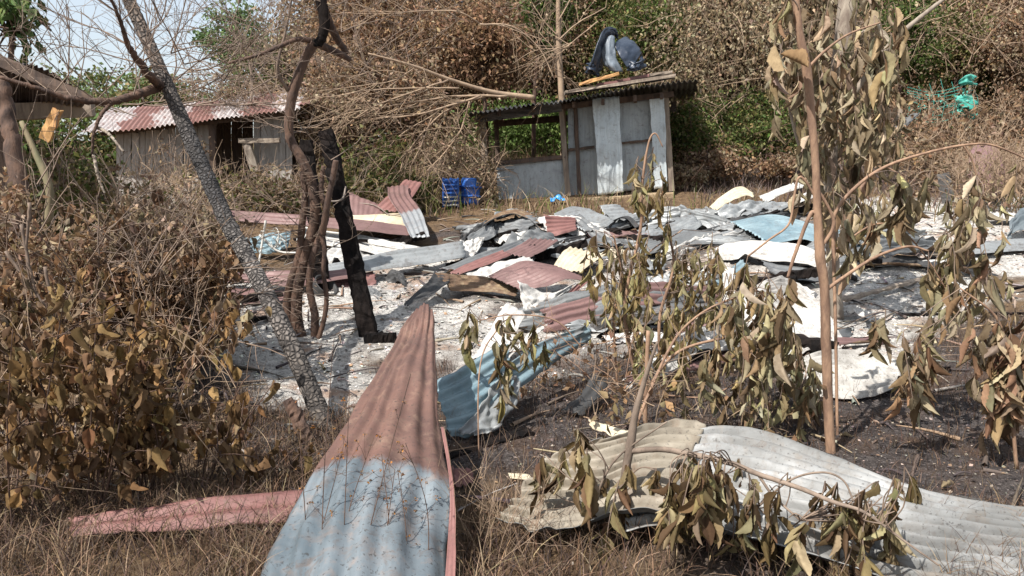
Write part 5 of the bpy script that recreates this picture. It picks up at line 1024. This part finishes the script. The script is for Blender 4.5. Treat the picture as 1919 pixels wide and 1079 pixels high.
scrub('straw_shrub', 'short dead stalks clustered under the leaf curtain', [(1120, 720, 1300, 850, 4.0, 4.8), (1300, 770, 1520, 850, 4.0, 4.8)], 36, 160, .06, OLIVE + BROWN, r=.004, tw=(.12, .35), mat='twig')
scrub('dry_shrub', 'brown dead scrub around the turquoise net', [(1640, 200, 1920, 300, 15, 18), (1700, 260, 1960, 350, 13.6, 16)], 360, 5200, .09, TAWNY + BROWN, r=.008, mat='twig')
scrub('straw_shrub', 'straw-coloured reed clump at the right edge by the pink panel', [(1790, 320, 1960, 385, 12.0, 13.0)], 160, 500, .08, TAWNY, r=.007, mat='twig', dirz=1.6)
scrub('hazy_twigs', 'haze of fine tan dead twigs left of the bare sapling, above the fallen branch', [(560, -20, 800, 200, 16, 19), (780, -20, 1050, 170, 16, 19), (580, 100, 760, 260, 13, 14.5)], 170, 5000, .075, BROWN + TAWNY, r=.009, tw=(.6, 1.4), mat='twig_grey', sag=.05)
scrub('hazy_twigs', 'haze of fine grey dead twigs above the right end of the shed', [(1240, -20, 1480, 200, 16, 18.5)], 55, 3000, .08, SAGE, r=.010, tw=(.6, 1.3), mat='twig', dirz=-.4)
scrub('hazy_twigs', 'haze of fine tan twigs in the top right corner', [(1640, 0, 1940, 160, 16, 19)], 45, 2500, .06, TAWNY, r=.010, tw=(.6, 1.3), mat='twig')
scrub('straw_shrub', 'fine straw stalks standing among the golden bushes at lower left', [(-20, 640, 250, 960, 3.2, 4.6), (200, 640, 460, 960, 3.4, 4.8)], 60, 300, .035, TAWNY, r=.0028, tw=(.2, .6), mat='twig', dirz=1.2)
# bare diagonal sticks at left
mb = MB()
for pts in [[(10, 470), (60, 540), (120, 620), (180, 700)], [(0, 540), (60, 600), (150, 700)], [(84, 500), (100, 580), (112, 640), (180, 720)], [(40, 420), (60, 520), (95, 640), (110, 720)], [(56, 380), (50, 480), (62, 560)]]:
    tube(mb, [P(u, v, 4.9) for u, v in pts], [.012, .008, .006], 6, n=24, kink=.2)
o = mb.build('dead_sticks', M['twig_grey']); tag(o, 'crossed bare grey sticks at the left edge above the golden bushes', 'dead plant')

# ================================================================== BACKGROUND TREES
def tree(name, label, u, v, d, rx, rz, n, size, cols, droop=.4, trunk=.16, top=None, tm='bark', lm='leaf', ry=None, clump=None, cat='tree'):
    """crown centre seen at u, v; radii in metres"""
    c = P(u, v, d); g = float(gzr(c[0], d)); t = thing(name, (c[0], d, g), label, cat, 'trees on the slope')
    tr = MB(); lv = MB(); cc = leafy(lv, c, (rx, ry or rx * .7, rz), n, size, cols, droop, clump)
    b = np.array([c[0] + rng.normal(0, .2), d, g - .2]); m_ = c - [0, 0, rz * .4]; tube(tr, [b, (b + m_) / 2 + rng.normal(0, .15, 3), m_], [trunk, trunk * .6], 9, n=16, wob=.05)
    tr.build('trunk', M[tm], t); br = MB()
    for q in cc[rng.permutation(len(cc))[:26]]: tube(br, [m_ + rng.normal(0, .1, 3), (m_ + q) / 2 + rng.normal(0, .25, 3), q + rng.normal(0, .1, 3)], [trunk * .3, trunk * .14, .008], 5, n=12, cap=False, kink=.3)
    br.build('limbs', M[tm], t); lv.build('crown', M[lm], t); return t
tree('withered_tree', 'big brown withered tree behind the fallen branch, left of the shed', 800, 70, 22, 3.6, 2.5, 26000, .11, TAWNY, clump=220)
tree('withered_tree', 'brown withered tree crown directly left of the bare sapling', 960, 60, 22.5, 2.9, 2.4, 20000, .11, TAWNY + BROWN, clump=180)
tree('withered_tree', 'feathery tan bush-like tree behind the charred posts', 690, 190, 14.5, 1.25, 1.0, 12000, .075, BROWN + TAWNY, trunk=.07, clump=70)
tree('withered_tree', 'tan low crown leaning over the left side of the heap', 620, 230, 13.2, .8, .6, 5000, .07, TAWNY, trunk=.05, clump=40)
tree('green_tree', 'dark green tree filling the gap above the melted tank', 1130, 40, 23, 2.0, 2.4, 11000, .11, MIXED + GREEN, lm='leaf_green', clump=70)
tree('green_tree', 'olive green tree right of the melted tank', 1250, 110, 21, 2.0, 2.1, 13000, .10, MIXED, lm='leaf_green', clump=90)
tree('drooping_tree', 'grey-tan tree with long hanging withered leaves right of the shed', 1370, 60, 19.5, 1.9, 2.6, 22000, .12, SAGE + TAWNY, droop=1.6, clump=150)
tree('drooping_tree', 'second grey-tan tree with hanging leaves behind the orange sapling', 1500, 110, 20, 1.9, 2.3, 18000, .12, SAGE + TAWNY, droop=1.5, clump=130)
tree('green_tree', 'low green bush tree between the shed and the hanging-leaf trees', 1400, 235, 17.5, 1.3, .75, 7000, .085, GREEN + MIXED, lm='leaf_green', trunk=.05, clump=60)
tree('withered_tree', 'small yellow-brown bush at the right foot of the shed', 1330, 285, 16.6, .9, .35, 2500, .09, TAWNY + MIXED, trunk=.03, clump=30)
tree('green_tree', 'dark green shaded tree at the upper right behind the dry leaves', 1680, 90, 21, 1.6, 1.7, 6500, .13, GREEN, lm='leaf_green', clump=60)
tree('green_tree', 'light green feathery tree right of centre top', 1790, 90, 22, 1.2, 2.0, 7000, .10, MIXED + GREEN, lm='leaf_green', clump=70)
tree('withered_tree', 'tan leaved tree in the top right corner', 1880, 60, 20, 1.8, 1.5, 13000, .095, TAWNY + BROWN, clump=90)
tree('green_tree', 'yellow-green leafy bush at the right edge under the tan tree', 1890, 150, 19, 1.3, .7, 5000, .11, GREEN + MIXED, lm='leaf_green', trunk=.06, clump=60)
tree('withered_tree', 'rusty brown bush right of the turquoise net', 1890, 225, 17.5, 1.0, .7, 4500, .09, BROWN + TAWNY, trunk=.05, clump=50)
tree('green_tree', 'green bushy tree seen through the shed opening', 990, 255, 20.2, 1.5, .85, 9000, .10, [(.16, .25, .06), (.22, .32, .09), (.10, .17, .04)], lm='leaf_green', trunk=.08, clump=70)
tree('withered_tree', 'brown tree behind the far end of the fallen branch', 620, 60, 22, 1.6, 2.0, 8000, .10, TAWNY + SAGE, clump=60)
tree('withered_tree', 'rear brown tree showing above the shed left half', 880, 180, 26, 3.4, 2.1, 16000, .12, BROWN + SAGE, clump=80)
tree('green_tree', 'rear mixed green tree behind the tank', 1180, 160, 25, 3.0, 2.4, 9000, .16, MIXED + GREEN, lm='leaf_green', clump=80)
tree('withered_tree', 'rear tan and olive tree behind the hanging-leaf trees', 1480, 90, 26, 3.2, 3.2, 13000, .15, SAGE + MIXED, clump=80)
tree('withered_tree', 'rear tan tree behind the upper right corner trees', 1780, 110, 26, 3.6, 3.2, 11000, .17, TAWNY + MIXED, clump=90)
tree('withered_tree', 'high rear brown tree over the top middle of the photo', 760, -60, 24, 3.4, 3.0, 10000, .16, TAWNY, clump=90)
tree('green_tree', 'high rear dark green tree over the top right', 1300, -40, 27, 4.0, 3.0, 11000, .18, MIXED + GREEN, lm='leaf_green', clump=90)
for (lab, u, v, d, rx, rz, n, pl, lm) in [('yellow-green low bush lit by sun right of the shed wall', 1290, 255, 15.6, .6, .55, 3000, MIXED + GREEN, 'leaf_green'), ('ochre brown bush right of the shed at the edge of the burnt grass', 1340, 300, 15.2, .8, .3, 2600, TAWNY + BROWN, 'leaf'),
                                     ('low green bush behind the burnt grass in the right middle', 1440, 262, 15.4, .8, .4, 3000, GREEN + MIXED, 'leaf_green'), ('rusty low bush at the back of the burnt grass', 1480, 305, 15.0, .7, .25, 2000, BROWN + TAWNY, 'leaf'), ('pale dusty bush beside the right shed post', 1285, 330, 14.4, .35, .22, 1200, TAWNY + SAGE, 'leaf')]:
    tree('low_bush', lab, u, v, d, rx, rz, n, .075, pl, lm=lm, trunk=.03, clump=40, cat='bush')
for (lab, u, v, d, rx, rz, n, pl, lm) in [('red-brown leaf mass at top centre right of the forked dead tree', 700, 60, 17, 1.3, 1.1, 6500, BROWN, 'leaf'), ('red-brown leaf mass above the fallen branch beside the bare sapling', 900, 90, 17, 1.2, .9, 6000, BROWN, 'leaf'),
                                     ('dark green leafy patch directly behind the bare sapling top', 1010, 30, 19, .7, .8, 2600, GREEN, 'leaf_green'), ('green leafy patch left of the tank above the shed', 1215, 60, 18, .8, .8, 3500, MIXED + GREEN, 'leaf_green'), ('rust-brown patch at the top right behind the pale trunk', 1640, 180, 18.5, .9, .8, 3200, BROWN, 'leaf'), ('dark green shaded patch between the pale trunk and the net', 1700, 90, 18, .7, .8, 3200, GREEN, 'leaf_green'), ('yellow-green patch above the turquoise net', 1800, 110, 18.5, .7, 1.0, 3500, MIXED, 'leaf_green'), ('rusty foliage patch at the far right top corner', 1900, 90, 18, .8, .8, 3500, BROWN + TAWNY, 'leaf')]:
    tree('leafy_tree', lab, u, v, d, rx, rz, n, .10, pl, lm=lm, trunk=.06, clump=50)
# far left, against the sky
tree('feathery_green_tree', 'pale green feathery tree against the sky behind the striped roof', 438, 62, 26, 1.15, 1.15, 3600, .13, FARGREEN, lm='leaf_green', trunk=.09, clump=34)
tree('green_tree', 'hazy green tree low behind the left of the striped roof', 250, 180, 25, 2.2, .8, 5000, .15, FARGREEN + MIXED, lm='leaf_green', clump=50)
tree('green_tree', 'green and tan tree behind the right end of the striped roof', 520, 140, 22, 1.4, .9, 5000, .12, MIXED + FARGREEN + SAGE, lm='leaf_green', clump=50)
tree('green_tree', 'leafy green tree hanging in at the top left corner over the eaves', 20, 25, 9.5, .42, .42, 420, .13, FARGREEN + GREEN, lm='leaf_green', trunk=.05, clump=14, droop=.8)
tree('green_tree', 'shaded green bush below the dark house eaves', 130, 280, 14, 1.3, .8, 4500, .11, GREEN + MIXED, lm='leaf_green', trunk=.06, clump=50)
tree('green_tree', 'low green thicket behind the left shed near the sky line', 60, 190, 30, 3.0, 1.2, 4500, .18, FARGREEN + MIXED, lm='leaf_green', clump=40)
tree('green_tree', 'far pale green tree line piece between the two sheds', 600, 150, 34, 4.0, 2.2, 7000, .22, FARGREEN + SAGE, lm='leaf_green', clump=60)
mb = MB()
for u in (128, 270, 300, 470, 515): twigs(mb, P(u, 190, 11), (rng.normal(0, .25), 0, 1), rng.uniform(1.0, 1.5), 2, .014, 4, .45)
for u in range(130, 515, 20): q = P(u, 196, 11); twigs(mb, q, (1, 0, .05), .5, 0, .012, 4)
o = mb.build('bare_twigs', M['twig_grey']); tag(o, 'leafless thin shoots standing against the sky above the striped roof', 'dead plant')

# ================================================================== STUFF: grass, stubble, litter, ash flakes
def scatter(n, us, vs, f=None):
    u = rng.uniform(us[0], us[1], n); v = rng.uniform(vs[0], vs[1], n); tab_v = np.linspace(vs[0] - 5, vs[1] + 5, 60); tab_d = np.array([depth(a) for a in tab_v])
    d = np.interp(v, tab_v, tab_d); k = d / (cp + (CV - v) / F * sp); x = (u - CU) / F * k
    return np.stack([x, d, gzr(x, d)], 1)
def scat_xy(n, x0, x1, y0, y1):
    x = rng.uniform(x0, x1, n); y = rng.uniform(y0, y1, n); return np.stack([x, y, gzr(x, y)], 1)
STRAW = [(.29, .20, .125), (.22, .145, .09), (.38, .28, .18), (.16, .10, .065), (.12, .078, .055)]
BURNT = [(.08, .06, .055), (.13, .09, .07), (.05, .04, .038), (.20, .14, .10)]
mb = MB()
def tuft(n, p, h, w, cols, lean=(.2, 1.1)):
    hh = h * rng.uniform(.4, 1.3, n); a = rng.uniform(0, 6.28, n); l = rng.uniform(lean[0], lean[1], n); blades(mb, p, hh, np.stack([np.cos(a) * l, np.sin(a) * l, 0 * a], 1), pal(n, cols, .25), w)
p = scat_xy(26000, -2.6, 2.8, 2.1, 3.5); k = fbm(p[:, 0] * 2, p[:, 1] * 2, 77) + rng.normal(0, .2, len(p)) > -.25; keep = ~((p[:, 0] > -.7) & (p[:, 0] < -.2) & (p[:, 1] > 2.4)); p = p[k & keep]; tuft(len(p), p, .20, .0028, STRAW + BURNT)
p = scat_xy(7500, -2.8, -.7, 3.0, 5.0); tuft(len(p), p, .16, .0026, STRAW + BURNT)
o = mb.build('dry_grass', M['straw'], origin=(0, 0, 0)); tag(o, 'matted dry brown grass along the bottom of the photo', 'grass', kind='stuff')
mb = MB(); p = scat_xy(52000, -2.5, 6.5, 3.1, 8.5); k = (burn_amt(p[:, 0], p[:, 1]) > .4) & (ash_amt(p[:, 0], p[:, 1]) < .4) & ((fbm(p[:, 0] * 1.6, p[:, 1] * 1.6, 88) + rng.normal(0, .2, len(p))) > -.25); p = p[k]; tuft(len(p), p, .11, .0022, BURNT + BURNT + STRAW[3:], (.1, .9))
o = mb.build('burnt_stubble', M['straw'], origin=(0, 0, 0)); tag(o, 'short burnt stubble on the sooty soil', 'grass', kind='stuff')
mb = MB(); p = scat_xy(30000, -9, 13, 12.2, 24); k = (fbm(p[:, 0] * .8, p[:, 1] * .8, 99) + rng.normal(0, .2, len(p)) > -.2) & ~((np.abs(p[:, 0] - 1.1) < 1.9) & (p[:, 1] > 13.3) & (p[:, 1] < 17)); p = p[k]
gr_ = np.array(pal(len(p), STRAW + MIXED + TAWNY, .2)); n = len(p); hh = .42 * rng.uniform(.3, 1.2, n); a = rng.uniform(0, 6.28, n); l = rng.uniform(.1, .8, n); bl = (p[:, 0] > 2.2) & (p[:, 1] > 13.2) & (p[:, 1] < 17.5); gr_[bl] = pal(bl.sum(), [(.16, .12, .11), (.26, .20, .17), (.10, .08, .075)], .2); hh[bl] *= .6
blades(mb, p, hh, np.stack([np.cos(a) * l, np.sin(a) * l, 0 * a], 1), gr_, .009, 4)
o = mb.build('scrub_grass', M['straw'], origin=(0, 0, 0)); tag(o, 'dry and scorched grass behind the rubble', 'grass', kind='stuff')
# ash flakes, charcoal bits and clods
mb = MB(); n = 42000; p = scat_xy(n, -4.2, 8, 4.2, 13.6); a = ash_amt(p[:, 0], p[:, 1]); k = a > rng.uniform(.15, .8, n); p = p[k]; n = len(p)
T = np.array([[0, -.5, 0], [-.5, .0, .12], [0, .5, .05], [.5, .1, .1], [0, 0, .28]]); Tf = np.array([[0, 3, 4], [3, 2, 4], [2, 1, 4], [1, 0, 4]])
d = rng.normal(0, 1, (n, 3)); d[:, 2] *= .25; cols = pal(n, [(.66, .63, .57), (.56, .52, .47), (.12, .11, .105), (.36, .33, .3), (.68, .6, .5), (.04, .035, .035), (.35, .22, .14)], .15)
stamp(mb, T, Tf, p + [0, 0, .004], d, rng.normal(0, .4, n), .008 + .04 * rng.random(n) ** 5, cols)
o = mb.build('ash_debris', M['debris'], origin=(0, 0, 0), smooth=False); tag(o, 'white ash flakes and charcoal bits covering the burnt floor', 'debris', kind='stuff')
mb = MB(); n = 20000; p = scat_xy(n, -3, 6, 3.0, 8); k = ash_amt(p[:, 0], p[:, 1]) < .5; p = p[k]; n = len(p); d = rng.normal(0, 1, (n, 3)); d[:, 2] *= .25
stamp(mb, T, Tf, p + [0, 0, .003], d, rng.normal(0, .4, n), .008 + .02 * rng.random(n) ** 3, pal(n, [(.05, .04, .04), (.12, .09, .08), (.3, .25, .2), (.03, .025, .025), (.2, .13, .08)], .2))
o = mb.build('soil_litter', M['debris'], origin=(0, 0, 0), smooth=False); tag(o, 'charred crumbs and leaf litter on the sooty soil', 'debris', kind='stuff')
mb = MB()
for k in range(1000):
    x = rng.uniform(-3.2, 7); y = rng.uniform(3.2, 12.8); a = rng.uniform(0, 6.28); L = rng.uniform(.08, .5); z = float(gzr(x, y)); c = np.array([x, y, z + .012]); e = np.array([math.cos(a), math.sin(a), rng.normal(0, .08)]) * L; e[2] += float(gzr(x + e[0], y + e[1])) - z
    tube(mb, [c, c + e * .5 + [0, 0, .012], c + e], [rng.uniform(.003, .018), .003], 4, n=6, cap=False, col=pal(1, [(.05, .04, .04), (.28, .2, .13), (.12, .09, .07), (.26, .235, .21)])[0])
o = mb.build('ground_twigs', M['debris'], origin=(0, 0, 0)); tag(o, 'burnt sticks and twigs littering the ground', 'twigs', kind='stuff')
# thin upright weeds in front of the tall bent sheet
t = thing('dry_weed', Q(640, 1060, 1085), 'thin dry weeds with tiny orange flower heads in front of the tall bent sheet', 'weed'); mb = MB(); hd = MB()
for (u0, u1, vt) in [(600, 625, 640), (640, 655, 730), (560, 640, 850), (700, 740, 880), (760, 745, 880), (660, 770, 700), (720, 715, 850), (800, 760, 830), (620, 700, 820), (580, 560, 800)]:
    a, b = P(u0, 1120, 2.75), P(u1, vt, 2.9 + rng.uniform(0, .1)); c = tube(mb, [a, (a + b) / 2 + rng.normal(0, .015, 3), b], [.0022, .0012], 4, n=20, cap=False)
    for k in range(7):
        q = c[rng.integers(6, 20)]; e = twigs(mb, q, (rng.normal(0, .7), rng.normal(0, .3), .8), rng.uniform(.04, .12), 0, .0011, 3); leafy(hd, e[0], (.008,) * 3, 7, .010, [(.25, .14, .06), (.5, .22, .06), (.12, .08, .06)], clump=3)
mb.build('stems', M['bark'], t); hd.build('flower_heads', M['leaf'], t)
t = thing('dry_weed', Q(880, 1000, 1020), 'tall thin weed stalks standing right of the tall bent sheet', 'weed'); mb = MB()
for k in range(26):
    u = rng.uniform(850, 1000); a = P(u, 1100, 2.9 + rng.uniform(0, .5)); a[2] = gz(a[0], a[1]); twigs(mb, a, (rng.normal(0, .3), 0, 1), rng.uniform(.15, .4), 1, .002, 3, .4)
mb.build('stems', M['twig'], t)

for o in scene.objects:
    if o.parent is not None and o.name.split('.')[0] in ('twigs', 'side_twigs', 'leaf_stalks', 'flower_heads', 'vines', 'limbs', 'foliage', 'crown', 'stems'): o['kind'] = 'stuff'

HOST = {'hoop': 'drum', 'roof_edge': 'roof', 'inner_lining': 'shell', 'limbs': 'trunk', 'flower_heads': 'stems', 'sill_beam': 'half_wall', 'rail': 'half_wall', 'lintel': 'door_post', 'eave_beam': 'roof', 'fascia': 'roof'}
for o in list(scene.objects):                                   # pieces that belong to a part hang from that part
    h = HOST.get(o.name.split('.')[0])
    if h and o.parent is not None:
        c = [q for q in o.parent.children if q.name.split('.')[0] == h]
        if c: o.parent = c[0]
